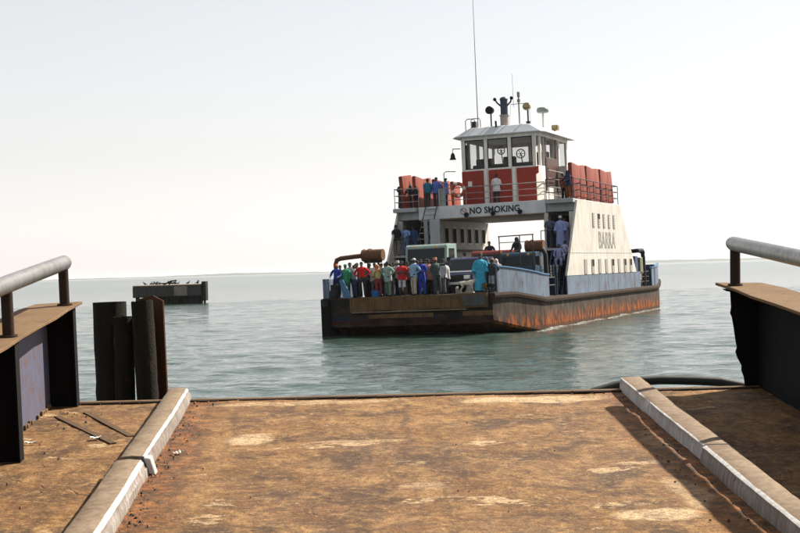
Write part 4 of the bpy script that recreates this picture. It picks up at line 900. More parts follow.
def truck(x, y, label, cabcol, trim, bedcol, L=6.5, wd=2.25, cab_h=2.75, slats=True, sides=1.0):
    r = thing('cargo_truck', label, 'truck', on_ship(x, y, dz(y)), 'vehicles on the ferry deck'); hw_ = wd / 2
    P = paint('cab_paint', cabcol); TR = paint('trim_paint', trim); BD = weathered('bed_paint', bedcol, tuple(k * 0.5 for k in bedcol), 0.25, 0.6, 1.2)
    mb = MB(); mb.prism([(0.0, 0.45), (0.0, 1.55), (0.16, cab_h - 0.10), (0.30, cab_h), (1.65, cab_h), (1.70, 0.45)], 0, -hw_, hw_); cab = mb.build('cab', P, r, 0.05, False, 2)
    # windscreen lies on the raked front face
    def fr(z): return 0.0 if z < 1.55 else 0.16 * (z - 1.55) / (cab_h - 1.65)
    z0, z1 = 1.62, cab_h - 0.22
    mb = MB(); mb.prism([(fr(z0) - 0.012, z0), (fr(z1) - 0.012, z1), (fr(z1) + 0.01, z1), (fr(z0) + 0.01, z0)], 0, -hw_ + 0.13, hw_ - 0.13); mb.build('windscreen', M_SHIELD, cab)
    for s in (-1, 1):
        a, b = sorted((s * (hw_ + 0.002), s * (hw_ + 0.012))); mb = MB(); mb.prism([(0.30, 1.62), (0.40, cab_h - 0.25), (1.25, cab_h - 0.25), (1.25, 1.62)], 0, a, b); mb.build('side_window', M_SHIELD, cab)
        a, b = sorted((s * (hw_ + 0.002), s * (hw_ + 0.022))); mb = MB(); mb.box(a, b, 0.22, 1.42, 0.55, 1.58); dd = mb.build('door', P, cab, 0.01)
        mb = MB(); mb.box(*sorted((s * (hw_ + 0.023), s * (hw_ + 0.05))), 1.2, 1.36, 1.35, 1.40); mb.build('handle', M_DARKST, dd)
        mb = MB(); mb.tube([(s * (hw_ - 0.28), -0.005, 0.95), (s * (hw_ - 0.28), -0.05, 0.95)], 0.14, 14); mb.build('headlight', M_LAMP, cab, 0, True)
        mb = MB(); mb.box(*sorted((s * (hw_ + 0.05), s * (hw_ + 0.26))), -0.12, -0.06, 1.65, 2.1); mb.tube([(s * hw_, 0.1, 2.0), (s * (hw_ + 0.15), -0.08, 1.95)], 0.015, 5); mb.build('wing_mirror', M_DARKST, cab)
        mb = MB(); mb.tube([(s * 0.55, fr(cab_h - 0.16) - 0.02, cab_h - 0.12), (s * 0.55, fr(cab_h - 0.16) - 0.05, cab_h - 0.12)], 0.06, 10); mb.build('marker_lamp', M_AMBER, cab)
    mb = MB(); mb.box(-0.55, 0.55, -0.03, -0.002, 0.75, 1.30); gl = mb.build('grille', M_DARKST, cab)
    for k in range(5): m2 = MB(); m2.box(-0.52, 0.52, -0.045, -0.031, 0.80 + k * 0.1, 0.84 + k * 0.1); m2.build('slat', TR, gl)
    mb = MB(); mb.box(-hw_, hw_, -0.14, -0.004, 0.40, 0.66); bp = mb.build('bumper', TR, cab, 0.03)
    mb = MB(); mb.box(-0.26, 0.26, -0.158, -0.142, 0.46, 0.58); mb.build('number_plate', M_PLATE, bp)
    mb = MB(); mb.box(-hw_ + 0.3, hw_ - 0.3, 0.3, L, 0.55, 0.8); mb.build('chassis', M_DARKST, r)
    mb = MB(); mb.box(-hw_, hw_, 1.85, L, 1.0, 1.12); bed = mb.build('cargo_bed', BD, r, 0.01)
    if slats:
        for k in range(3):
            for s in (-1, 1): m2 = MB(); z = 1.16 + k * sides / 3; m2.box(*sorted((s * hw_, s * (hw_ - 0.05))), 1.85, L, z, z + sides / 3 - 0.05); m2.build('side_board', BD, bed)
            for yy in (1.87, L - 0.05): m2 = MB(); z = 1.16 + k * sides / 3; m2.box(-hw_ + 0.06, hw_ - 0.06, yy, yy + 0.05, z, z + sides / 3 - 0.05); m2.build('end_board', BD, bed)
        for k in range(7):
            for s in (-1, 1): m2 = MB(); yy = 1.9 + k * (L - 2.0) / 6; m2.box(*sorted((s * (hw_ + 0.002), s * (hw_ + 0.06))), yy, yy + 0.08, 1.0, 1.16 + sides); m2.build('stake', BD, bed)
    for yy in (0.85, L - 1.3):
        for s in (-1, 1): wheel(r, s * (hw_ - 0.15), yy, 0.48, 0.28)
    return r
def car(x, y, label, col, hood=None, L=4.5, wd=1.78, H=1.72):
    r = thing('parked_car', label, 'car', on_ship(x, y, dz(y)), 'vehicles on the ferry deck'); h = wd / 2
    P = paint('car_paint', col, 0.25)
    mb = MB(); mb.prism([(0.0, 0.35), (-0.03, 0.62), (0.04, 0.92), (0.18, 1.0), (1.15, 1.08), (L - 0.1, 1.10), (L, 0.9), (L, 0.35)], 0, -h, h); body = mb.build('body', P, r, 0.06, True, 2)
    mb = MB(); mb.prism([(1.10, 1.07), (1.75, H - 0.06), (1.95, H), (L - 0.6, H), (L - 0.15, 1.09)], 0, -h + 0.09, h - 0.09); cb = mb.build('cabin', P, r, 0.05, True, 2)
    mb = MB(); mb.prism([(1.13, 1.125), (1.70, H - 0.115), (1.69, H - 0.10), (1.11, 1.125)], 0, -h + 0.2, h - 0.2); mb.build('windscreen', M_SHIELD, cb)
    for s in (-1, 1):
        a, b = sorted((s * (h - 0.088), s * (h - 0.075))); mb = MB(); mb.prism([(1.45, 1.14), (1.9, H - 0.12), (L - 0.7, H - 0.12), (L - 0.35, 1.14)], 0, a, b); mb.build('side_window', M_SHIELD, cb)
        mb = MB(); mb.box(*sorted((s * (h - 0.12), s * (h - 0.46))), -0.055, 0.02, 0.68, 0.88); mb.build('headlight', M_LAMP, body, 0.03)
        mb = MB(); mb.box(*sorted((s * (h + 0.01), s * (h + 0.2))), 1.25, 1.35, 1.08, 1.24); mb.build('wing_mirror', P, body, 0.02)
        for yy in (0.85, L - 0.9): wheel(r, s * (h - 0.10), yy, 0.34, 0.22)
    if hood: mb = MB(); mb.prism([(0.20, 1.022), (1.12, 1.096), (1.12, 1.115), (0.20, 1.04)], 0, -h + 0.15, h - 0.15); mb.build('bonnet', paint('bonnet_reflection', hood, 0.3), body, 0.008)  # pale colour stands in for the reflection on the bonnet
    mb = MB(); mb.box(-h + 0.5, h - 0.5, -0.05, 0.0, 0.66, 0.88); mb.build('grille', M_DARKST, body)
    mb = MB(); mb.box(-h, h, -0.13, -0.02, 0.36, 0.60); bp = mb.build('bumper', M_DARKST, body, 0.04)
    mb = MB(); mb.box(-0.26, 0.26, -0.148, -0.132, 0.44, 0.56); mb.build('number_plate', M_PLATE, bp)
    return r
truck(-0.52, 4.35, 'pale green framed cab-over cargo truck behind the row of standing passengers', (0.27, 0.37, 0.33), (0.10, 0.20, 0.18), (0.10, 0.13, 0.14), 6.8, 2.3, 2.82, True, 0.7)
truck(1.65, 8.6, 'red slat-sided cargo truck parked behind the pale green truck', (0.22, 0.035, 0.03), (0.10, 0.03, 0.03), (0.26, 0.05, 0.03), 7.0, 2.3, 2.55, True, 1.0)
truck(3.95, 5.9, 'dark blue truck behind the starboard bow bulwark', (0.02, 0.05, 0.09), (0.10, 0.20, 0.30), (0.025, 0.03, 0.04), 6.0, 1.9, 2.35, True, 0.5)
car(1.95, 1.75, 'dark blue four-wheel-drive car with pale reflection painted on its bonnet beside the white sheep', (0.025, 0.035, 0.09), (0.24, 0.26, 0.30), 4.4, 1.85, 1.78)
car(-2.0, 1.9, 'black car half hidden behind the passengers near the blue tub', (0.012, 0.012, 0.014), None, 4.2, 1.7, 1.35)
mb = MB(); mb.tube([(0, 0, 0), (0, 0, 0.05), (0, 0, 0.42), (0, 0, 0.42), (0, 0, 0.10)], [0.24, 0.26, 0.34, 0.31, 0.24], 18); mb.tube([(0.335 * math.cos(a), 0.335 * math.sin(a), 0.42) for a in [2 * PI * i / 20 for i in range(21)]], 0.022, 6, False)
o = mb.build('plastic_tub', plain('bright_blue_plastic', (0.03, 0.16, 0.50), 0.4), None, 0, True); p = ship_px(376, 297, 0.45); o.matrix_world = on_ship(p.x, 0.45, dz(0.45)) @ Matrix.Scale(0.66, 4); tag(o, 'bright blue plastic tub standing on the bow edge', 'tub')
# lifebuoy hung on the bridge railing
mb = MB(); R_ = 0.36
for k in range(4):
    for half in (0, 1):
        a0 = k * PI / 2 + (0 if half == 0 else 0.45); a1 = a0 + (0.45 if half == 0 else PI / 2 - 0.45); mb.m = 1 if half == 0 else 0
        mb.tube([(R_ * math.cos(a0 + (a1 - a0) * i / 6), 0, R_ * math.sin(a0 + (a1 - a0) * i / 6)) for i in range(7)], 0.10, 10, False)
o = mb.build('lifebuoy', [plain('buoy_red', (0.45, 0.07, 0.03), 0.6), plain('buoy_white', (0.7, 0.66, 0.6), 0.6)], None, 0, True); p = ship_px(458, 190, 12.98)
o.matrix_world = on_ship(p.x, 12.98, p.z); tag(o, 'red and white lifebuoy hung on the bridge railing beside the red panels', 'lifebuoy')

# ================================================================== PEOPLE AND ANIMALS
def skin_mesh(V, E, R, sub=1):
    me = bpy.data.meshes.new('sk'); bm = bmesh.new(); ly = bm.verts.layers.skin.verify(); bv = []
    for i, (p, r) in enumerate(zip(V, R)):
        v = bm.verts.new(p); v[ly].radius = r if isinstance(r, tuple) else (r, r); v[ly].use_root = (i == 0); bv.append(v)
    for a, b in E: bm.edges.new((bv[a], bv[b]))
    bm.to_mesh(me); bm.free(); ob = bpy.data.objects.new('sk', me); C.objects.link(ob)
    m = ob.modifiers.new('s', 'SKIN'); m.use_smooth_shade = True; m.branch_smoothing = 0.3
    if sub: m2 = ob.modifiers.new('u', 'SUBSURF'); m2.levels = m2.render_levels = sub
    bpy.context.view_layer.update(); out = bpy.data.meshes.new_from_object(ob.evaluated_get(bpy.context.evaluated_depsgraph_get()))
    bpy.data.objects.remove(ob); return out
def seg_dist(p, a, b):
    d = b - a; t = max(0, min(1, (p - a).dot(d) / max(d.length_squared, 1e-9))); return (p - (a + d * t)).length
POSES = {  # (elbow, wrist) for right then left arm, extra options
    'stand': (((0.26, 0.03, 1.15), (0.27, -0.06, 0.90)), ((-0.26, 0.03, 1.15), (-0.27, -0.06, 0.90))),
    'crossed': (((0.27, -0.05, 1.15), (-0.03, -0.21, 1.20)), ((-0.27, -0.05, 1.15), (0.03, -0.24, 1.14))),
    'hips': (((0.40, 0.07, 1.18), (0.20, -0.06, 1.01)), ((-0.40, 0.07, 1.18), (-0.20, -0.06, 1.01))),
    'lean': (((0.27, -0.12, 1.17), (0.22, -0.36, 1.10)), ((-0.27, -0.12, 1.17), (-0.22, -0.36, 1.10))),
    'point': (((0.36, -0.20, 1.38), (0.46, -0.42, 1.46)), ((-0.26, 0.03, 1.15), (-0.25, -0.08, 0.90))),
    'phone': (((0.30, -0.10, 1.18), (0.16, -0.16, 1.48)), ((-0.27, 0.0, 1.15), (-0.18, -0.2, 1.05))),
    'sit': (((0.28, -0.02, 1.13), (0.20, -0.30, 1.02)), ((-0.28, -0.02, 1.13), (-0.20, -0.30, 1.02))),
}
_proto = {}
def body_proto(pose, sleeve, legs):
    key = (pose, sleeve, legs)
    if key in _proto: return _proto[key]
    V, E, R, G = [], [], [], []      # G: region of each edge (0 skin, 1 top, 2 bottom, 3 shoe)
    def v(p, r): V.append(Vector(p)); R.append(r); return len(V) - 1
    def e(a, b, g): E.append((a, b)); G.append(g)
    sit = pose == 'sit'
    pel = v((0, 0, 0.94), (0.185, 0.135)); wai = v((0, 0.01, 1.08), (0.180, 0.130)); che = v((0, 0.0, 1.28), (0.200, 0.140)); nb = v((0, 0.02, 1.43), (0.125, 0.095))
    nk = v((0, 0.01, 1.50), 0.055); hd = v((0, -0.015, 1.585), (0.072, 0.088)); ht = v((0, -0.005, 1.69), (0.068, 0.080))
    e(pel, wai, 1); e(wai, che, 1); e(che, nb, 1); e(nb, nk, 0); e(nk, hd, 0); e(hd, ht, 0)
    for s, (el, wr) in zip((1, -1), POSES[pose]):
        sh = v((s * 0.200, 0.01, 1.39), 0.080); elb = v(el, 0.058 if sleeve else 0.050); w = v(wr, 0.030)
        d = (Vector(wr) - Vector(el)).normalized(); side = d.cross(Vector((s, 0.3, 0.2))).normalized(); up2 = d.cross(side).normalized()
        pm = v(Vector(wr) + d * 0.075, (0.036, 0.020))
        e(nb, sh, 1); e(sh, elb, 1); e(elb, w, 1 if sleeve else 0); e(w, pm, 0)
        for k, ln in enumerate((0.070, 0.080, 0.075, 0.058)):
            o_ = side * (0.030 - 0.020 * k); a = v(Vector(wr) + d * 0.105 + o_, 0.010); b = v(Vector(wr) + d * (0.105 + ln * 0.55) + o_ * 1.1 + up2 * 0.006, 0.009); c = v(Vector(wr) + d * (0.105 + ln) + o_ * 1.05 + up2 * 0.024, 0.008)
            e(pm, a, 0); e(a, b, 0); e(b, c, 0)
        a = v(Vector(wr) + d * 0.055 + side * 0.045, 0.011); b = v(Vector(wr) + d * 0.095 + side * 0.062 + up2 * 0.012, 0.009); e(w, a, 0); e(a, b, 0)
    for s in (1, -1):
        hp = v((s * 0.100, 0.0, 0.86), 0.112)
        if sit: kn, an, to = (s * 0.15, -0.42, 0.90), (s * 0.14, -0.40, 0.52), (s * 0.15, -0.56, 0.455)
        else: kn, an, to = (s * 0.115, -0.015 - 0.02 * s, 0.50), (s * 0.12, 0.03 - 0.03 * s, 0.09), (s * 0.14, -0.13 - 0.03 * s, 0.030)
        k_ = v(kn, 0.085 if legs == 'long' else 0.070); a_ = v(an, 0.070 if legs == 'long' else 0.045); h_ = v((an[0], an[1] + 0.035, an[2] - 0.055), 0.034); t_ = v(to, (0.042, 0.028))
        e(pel, hp, 2); e(hp, k_, 2); e(k_, a_, 2 if legs == 'long' else 0); e(a_, h_, 3); e(h_, t_, 3)
    me = skin_mesh(V, E, R, 1)
    for _ in range(6): me.materials.append(M_BLACK)
    # nose, ears, eyes and mouth joined into the same surface object
    bm = bmesh.new(); bm.from_mesh(me); base = len(bm.faces); bm.faces.ensure_lookup_table()
    for f in bm.faces:
        c = f.calc_center_median(); best = min(range(len(E)), key=lambda i: seg_dist(c, V[E[i][0]], V[E[i][1]]) - 0.5 * (max(R[E[i][0]]) if isinstance(R[E[i][0]], tuple) else R[E[i][0]]))
        g = G[best]
        if g == 1 and c.z < 0.95: g = 2
        f.material_index = g; f.smooth = True
    m0 = MB(); m0.ell((0, -0.108, 1.60), (0.016, 0.024, 0.026), 6, 4); m0.ell((0.080, 0.0, 1.605), (0.014, 0.024, 0.034), 6, 4); m0.ell((-0.080, 0.0, 1.605), (0.014, 0.024, 0.034), 6, 4)
    m0.m = 4; m0.ell((0.030, -0.088, 1.628), (0.013, 0.010, 0.008), 6, 4); m0.ell((-0.030, -0.088, 1.628), (0.013, 0.010, 0.008), 6, 4)
    m0.m = 5; m0.ell((0, -0.098, 1.555), (0.024, 0.008, 0.008), 6, 4)
    fm = m0.mesh('face', M_BLACK, 0, True); fi = list(m0.mi); bm.from_mesh(fm); bm.faces.ensure_lookup_table()
    for f in bm.faces[base:]:
        c = f.calc_center_median(); f.material_index = 4 if (abs(c.x) > 0.012 and abs(c.x) < 0.05 and c.z > 1.612 and c.y < -0.07) else (5 if c.z < 1.566 else 0)
    bm.to_mesh(me); bm.free(); _proto[key] = me; return me
SKINS = [plain('skin_tone_%d' % i, c, 0.55, 0, 0.15, 12) for i, c in enumerate(((0.055, 0.030, 0.018), (0.040, 0.022, 0.014), (0.075, 0.042, 0.026)))]
M_EYE = plain('eye', (0.35, 0.33, 0.30), 0.3); M_LIP = plain('lip', (0.09, 0.035, 0.028), 0.5); M_HAIR = plain('black_hair', (0.010, 0.009, 0.008), 0.9)
def cap_mesh(kind):
    mb = MB()
    if kind == 'hair': mb.ell((0, 0.012, 1.655), (0.086, 0.098, 0.085), 12, 5, zlo=-0.25)
    elif kind == 'cap': mb.ell((0, 0.008, 1.665), (0.092, 0.104, 0.085), 12, 5, zlo=-0.1); mb.prism([(-0.07, -0.08), (0.07, -0.08), (0.055, -0.165), (0.0, -0.18), (-0.055, -0.165)], 2, 1.655, 1.668)
    elif kind == 'kufi': mb.tube([(0, 0.006, 1.635), (0, 0.006, 1.74), (0, 0.006, 1.755)], [0.094, 0.086, 0.07], 12)
    elif kind == 'scarf':
        mb.ell((0, 0.015, 1.635), (0.105, 0.120, 0.118), 12, 6, zlo=-0.6)
        mb.rings([[(0.13 * k * math.cos(a), 0.03 + 0.12 * k * math.sin(a), z) for a in [2 * PI * i / 12 for i in range(12)]] for z, k in ((1.60, 0.85), (1.50, 0.95), (1.42, 1.35), (1.36, 1.5))])
    return mb.mesh(kind, M_HAIR, 0, True)
_caps = {k: cap_mesh(k) for k in ('hair', 'cap', 'kufi', 'scarf')}
def robe_mesh(pose):
    mb = MB(); n = 28; R = []
    sit = pose == 'sit'
    for z, rx, ry, f in ((1.47, 0.085, 0.075, 0), (1.435, 0.165, 0.105, 0), (1.37, 0.225, 0.135, 0.01), (1.2, 0.225, 0.150, 0.02), (1.0, 0.235, 0.165, 0.03), (0.75, 0.232, 0.175, 0.05), (0.5, 0.245, 0.19, 0.07), (0.25, 0.26, 0.20, 0.085), (0.10, 0.27, 0.205, 0.095)):
        R.append([(rx * (1 + f * math.sin(a * 7 + z)) * math.cos(a), ry * (1 + f * math.sin(a * 7 + z)) * math.sin(a), z) for a in [2 * PI * i / n for i in range(n)]])
    mb.rings(R)
    for s, (el, wr) in zip((1, -1), POSES[pose]):
        e_, w_ = Vector(el), Vector(wr); mb.tube([(s * 0.17, 0.01, 1.40), e_.lerp(Vector((s * 0.185, 0.01, 1.4)), 0.5), e_, e_.lerp(w_, 0.6), e_.lerp(w_, 0.95)], [0.085, 0.088, 0.088, 0.105, 0.125], 12)
    return mb.mesh('robe', M_BLACK, 0, True)
_robes = {}
def shirt_mesh(v):
    mb = MB(); n = 24; R = []; lo = (0.88, 0.80, 0.74)[v]
    for z, rx, ry, f in ((1.455, 0.10, 0.085, 0), (1.43, 0.165, 0.115, 0), (1.36, 0.222, 0.150, 0.015), (1.22, 0.218, 0.152, 0.035), (1.05, 0.205, 0.150, 0.05), ((1.05 + lo) / 2, 0.215, 0.162, 0.065), (lo, 0.228, 0.172, 0.085)):
        R.append([(rx * (1 + f * math.sin(a * (5 + v) + z * 3)) * math.cos(a), ry * (1 + f * math.sin(a * (6 - v) + 1 + z * 2)) * math.sin(a), z + 0.02 * f / 0.08 * math.sin(a * 3 + v)) for a in [2 * PI * i / n for i in range(n)]])
    mb.rings(R); return mb.mesh('shirt', M_BLACK, 0, True)
_shirts = [shirt_mesh(v) for v in range(3)]
def person(M, label, pose='stand', top=(0.3, 0.3, 0.3), bottom=(0.05, 0.05, 0.06), hat=('hair', None), robe=None, h=1.72, sleeve=True, legs='long', group=None, top2=None, shoe=(0.02, 0.018, 0.016)):
    src = body_proto(pose, sleeve, legs); me = src.copy()
    sk = SKINS[rnd.randrange(3)]
    for i, m in enumerate((sk, CL(top, top2), CL(bottom), CL(shoe), M_EYE, M_LIP)): me.materials[i] = m
    o = link('person', me); s = h / 1.76; lower = T(0, 0, -0.43) if False else Matrix.Identity(4)
    o.matrix_world = M @ RX(rnd.uniform(-3, 2)) @ RY(rnd.uniform(-2.5, 2.5)) @ Matrix.Diagonal((s * rnd.uniform(0.97, 1.08), s * rnd.uniform(0.97, 1.08), s, 1)); tag(o, label, 'person', group)
    k, c = hat; cm = _caps[k].copy(); cm.materials.clear(); cm.materials.append(CL(c) if c else M_HAIR); link({'hair': 'hair', 'cap': 'cap', 'kufi': 'cap', 'scarf': 'headscarf'}[k], cm, o)
    if not robe and pose != 'sit' and rnd.random() < 0.72:
        rm = _shirts[rnd.randrange(3)].copy(); rm.materials.clear(); rm.materials.append(CL(top, top2)); link('shirt', rm, o)
    if robe:
        if pose not in _robes: _robes[pose] = robe_mesh(pose)
        rm = _robes[pose].copy(); rm.materials.clear(); rm.materials.append(CL(robe)); link('robe', rm, o)
    return o
GB = 'passengers on the bow deck'; GU = 'people on the upper deck of the ferry'; GS = 'people on the side towers of the ferry'
BLK = (0.02, 0.02, 0.024); DEN = (0.04, 0.06, 0.11); KHK = (0.42, 0.36, 0.27); WHT = (0.62, 0.60, 0.58); NAVY = (0.02, 0.03, 0.07); GRY = (0.16, 0.16, 0.16)
# px in the photo gives the direction, y the row of the deck they stand in
BOW = [
 (336.5, 0.62, 6, 'lean', 1.74, (0.03, 0.06, 0.30), NAVY, ('cap', (0.60, 0.13, 0.03)), None, {}, 'person in a blue shirt and orange cap leaning at the port bow corner'),
 (346, 0.75, -10, 'stand', 1.72, (0.05, 0.30, 0.15), (0.04, 0.18, 0.12), ('cap', (0.05, 0.28, 0.16)), None, {}, 'person in green shirt and green cap beside the blue cheek plate'),
 (351, 1.25, 20, 'crossed', 1.80, (0.33, 0.34, 0.33), BLK, ('hair', None), None, {}, 'person in a grey shirt between the green shirt and the red shirt'),
 (356, 1.7, 0, 'stand', 1.74, (0.06, 0.055, 0.05), BLK, ('hair', None), None, {}, 'person in dark clothes half hidden behind the bare-legged red shirt'),
 (362.3, 0.42, 15, 'hips', 1.80, (0.55, 0.02, 0.018), (0.03, 0.03, 0.035), ('hair', None), None, {}, 'person in a long bright red shirt and dark trousers with hands on hips'),
 (359, 2.0, 0, 'stand', 1.78, (0.22, 0.18, 0.14), BLK, ('hair', None), None, {}, 'person in a brown top standing behind the long red shirt'),
 (368.5, 1.1, -20, 'stand', 1.70, (0.07, 0.05, 0.04), BLK, ('hair', None), None, {}, 'person in dark brown next to the long red shirt'),
 (374.5, 1.0, 35, 'phone', 1.72, (0.45, 0.42, 0.44), (0.10, 0.10, 0.12), ('hair', None), None, {}, 'person in a pale lilac shirt above the blue tub'),
 (381.5, 1.75, -15, 'stand', 1.70, (0.25, 0.30, 0.22), DEN, ('hair', None), None, {}, 'person in faded green behind the pale lilac shirt'),
 (388.5, 0.45, -25, 'hips', 1.76, (0.36, 0.40, 0.34), (0.13, 0.20, 0.16), ('hair', None), None, {'top2': (0.14, 0.24, 0.22)}, 'person in mottled green and cream clothes beside a red shirt and white shorts'),
 (394.5, 1.5, 10, 'stand', 1.72, (0.40, 0.39, 0.30), BLK, ('hair', None), None, {}, 'person in a pale yellow top behind the mottled green clothes'),
 (402, 0.45, 5, 'crossed', 1.74, (0.50, 0.025, 0.03), (0.58, 0.57, 0.58), ('hair', None), None, {'legs': 'short', 'sleeve': False}, 'person in a red shirt and white shorts with bare legs'),
 (413.4, 0.40, -30, 'hips', 1.84, (0.26, 0.40, 0.56), (0.46, 0.40, 0.31), ('cap', (0.58, 0.56, 0.54)), None, {}, 'person in light blue shirt, khaki trousers and white cap'),
 (422.3, 0.45, 10, 'crossed', 1.78, (0.025, 0.05, 0.38), (0.025, 0.05, 0.32), ('hair', None), None, {}, 'person in royal blue shirt and trousers with folded arms'),
 (430, 1.15, 40, 'stand', 1.78, (0.50, 0.24, 0.19), BLK, ('hair', None), None, {}, 'person in a salmon pink shirt behind the royal blue clothes'),
 (437.5, 0.42, 55, 'point', 1.82, (0.055, 0.075, 0.075), (0.05, 0.06, 0.055), ('kufi', (0.55, 0.22, 0.18)), None, {}, 'person in dark slate clothes and a reddish cap beside the dark car'),
 (443.5, 1.1, -40, 'stand', 1.76, (0.55, 0.54, 0.56), GRY, ('hair', None), None, {}, 'person in a white shirt at the headlight of the dark car'),
 (447.5, 1.35, -70, 'phone', 1.62, (0.48, 0.47, 0.45), BLK, ('hair', None), None, {}, 'shorter person in off-white leaning by the dark car bonnet'),
 (480, 0.55, 20, 'stand', 1.90, (0.05, 0.33, 0.48), (0.04, 0.24, 0.34), ('kufi', (0.05, 0.05, 0.06)), (0.05, 0.34, 0.50), {}, 'tall person in a turquoise robe beside the white sheep'),
 (486.5, 1.3, -20, 'stand', 1.74, (0.05, 0.25, 0.40), BLK, ('scarf', (0.08, 0.10, 0.14)), None, {}, 'person in a teal top and dark headscarf behind the turquoise robe'),
 (491.5, 0.75, -25, 'hips', 1.66, (0.04, 0.04, 0.05), (0.35, 0.35, 0.36), ('cap', (0.30, 0.22, 0.16)), None, {}, 'person in black top and pale trousers between the turquoise robe and the bulwark'),
 (498, 2.2, 10, 'stand', 1.66, (0.50, 0.45, 0.46), DEN, ('scarf', (0.60, 0.50, 0.52)), None, {}, 'person in a pale pink headscarf at the forward end of the bulwark'),
]
BOW += [
 (341, 1.6, 25, 'stand', 1.70, (0.10, 0.10, 0.12), BLK, ('hair', None), None, {}, 'person in charcoal behind the blue shirt and orange cap'),
 (354.5, 0.85, -35, 'phone', 1.66, (0.20, 0.26, 0.30), DEN, ('hair', None), None, {}, 'person in a slate shirt and jeans just beside the long red shirt'),
 (371, 1.9, 30, 'crossed', 1.74, (0.28, 0.10, 0.06), BLK, ('cap', (0.10, 0.10, 0.12)), None, {}, 'person in a rust brown shirt and black cap behind the pale lilac shirt'),
 (378.5, 0.95, 50, 'stand', 1.62, (0.55, 0.50, 0.20), (0.30, 0.06, 0.06), ('scarf', (0.45, 0.20, 0.08)), None, {}, 'person in a yellow top and orange headscarf beside the pale lilac shirt'),
 (384.5, 1.2, -10, 'hips', 1.70, (0.10, 0.14, 0.12), BLK, ('hair', None), None, {}, 'person in dark green between yellow top and mottled green clothes'),
 (391.5, 1.05, 70, 'stand', 1.68, (0.08, 0.07, 0.07), GRY, ('hair', None), None, {}, 'person in a black shirt seen sideways next to the mottled green clothes'),
 (398, 1.35, -30, 'crossed', 1.76, (0.30, 0.32, 0.36), NAVY, ('kufi', (0.50, 0.48, 0.44)), None, {}, 'person in grey and a pale cap behind the red shirt and white shorts'),
 (407.5, 1.25, 20, 'stand', 1.70, (0.13, 0.10, 0.08), BLK, ('hair', None), None, {}, 'person in brown between the red shirt and the light blue shirt'),
 (418, 1.3, -25, 'phone', 1.74, (0.06, 0.10, 0.20), BLK, ('hair', None), None, {}, 'person in a navy shirt between light blue shirt and royal blue clothes'),
 (426.5, 1.6, 15, 'stand', 1.80, (0.40, 0.36, 0.30), BLK, ('hair', None), None, {}, 'person in a beige shirt behind the royal blue clothes'),
 (434, 1.35, -45, 'crossed', 1.70, (0.05, 0.05, 0.06), BLK, ('cap', (0.30, 0.05, 0.04)), None, {}, 'person in black and a red cap behind the dark slate clothes'),
 (488.8, 1.9, 30, 'phone', 1.62, (0.30, 0.10, 0.08), BLK, ('hair', None), None, {}, 'person in dull red behind the teal top and dark headscarf'),
]
for px, y, rot, pose, h, top, bot, hat, robe, kw, lab in BOW:
    if 'top2' not in kw and y > 1.0 and rnd.random() < 0.5: kw = dict(kw, top2=tuple(min(0.6, c * 0.45 + rnd.choice((0.0, 0.0, 0.12))) for c in top))
    p = ship_px(px, 280, y); person(on_ship(p.x, y, dz(y) - 0.004, rot), lab, pose, top, bot, hat, robe, h, group=GB, **kw)
def upper(px, py_feet, y, z, rot, lab, **kw):
    p = ship_px(px, py_feet, y); return person(on_ship(p.x, y, z, rot), lab, **kw)
ZB = 6.84
upper(403, 205, 13.6, ZB, 40, 'person with a pale grey headscarf and dark wrap at the corner of the orange floats', pose='lean', top=(0.05, 0.06, 0.09), bottom=(0.03, 0.03, 0.05), hat=('scarf', (0.36, 0.38, 0.42)), robe=(0.045, 0.05, 0.075), h=1.66, group=GU)
upper(408.5, 205, 14.2, ZB, -20, 'person in a dark headscarf in front of the port orange floats', pose='stand', top=(0.03, 0.03, 0.035), bottom=BLK, hat=('scarf', (0.025, 0.03, 0.03)), robe=(0.03, 0.03, 0.04), h=1.76, group=GU)
upper(416, 206, 13.5, ZB, 0, 'person crouched in black beside the port ladder head', pose='lean', top=BLK, bottom=BLK, h=1.35, group=GU)
upper(427.5, 206, 13.4, ZB, 170, 'person in a teal jacket with their back to the bow at the ladder head', pose='crossed', top=(0.03, 0.16, 0.24), bottom=(0.05, 0.05, 0.06), h=1.74, group=GU)
upper(437, 206, 13.5, ZB, 10, 'person in a bright blue shirt between the teal jacket and the pale blue shirt', pose='stand', top=(0.10, 0.16, 0.48), bottom=(0.05, 0.05, 0.07), h=1.80, group=GU)
upper(446.5, 206, 13.5, ZB, -50, 'person in a pale blue shirt beside the lifebuoy', pose='point', top=(0.16, 0.24, 0.52), bottom=NAVY, h=1.70, group=GU)
upper(497.3, 204, 13.9, ZB, 10, 'person in a white shirt standing before the red wheelhouse panels', pose='stand', top=(0.66, 0.62, 0.64), bottom=(0.03, 0.035, 0.05), h=1.76, sleeve=False, group=GU)
upper(569, 200, 13.4, ZB, -30, 'person in navy leaning at the starboard balcony', pose='lean', top=(0.02, 0.03, 0.07), bottom=(0.25, 0.08, 0.03), hat=('scarf', (0.02, 0.03, 0.08)), h=1.64, group=GU)
upper(565, 200, 14.2, ZB, 60, 'person in orange half hidden at the starboard balcony rail', pose='stand', top=(0.42, 0.12, 0.04), bottom=BLK, h=1.55, group=GU)
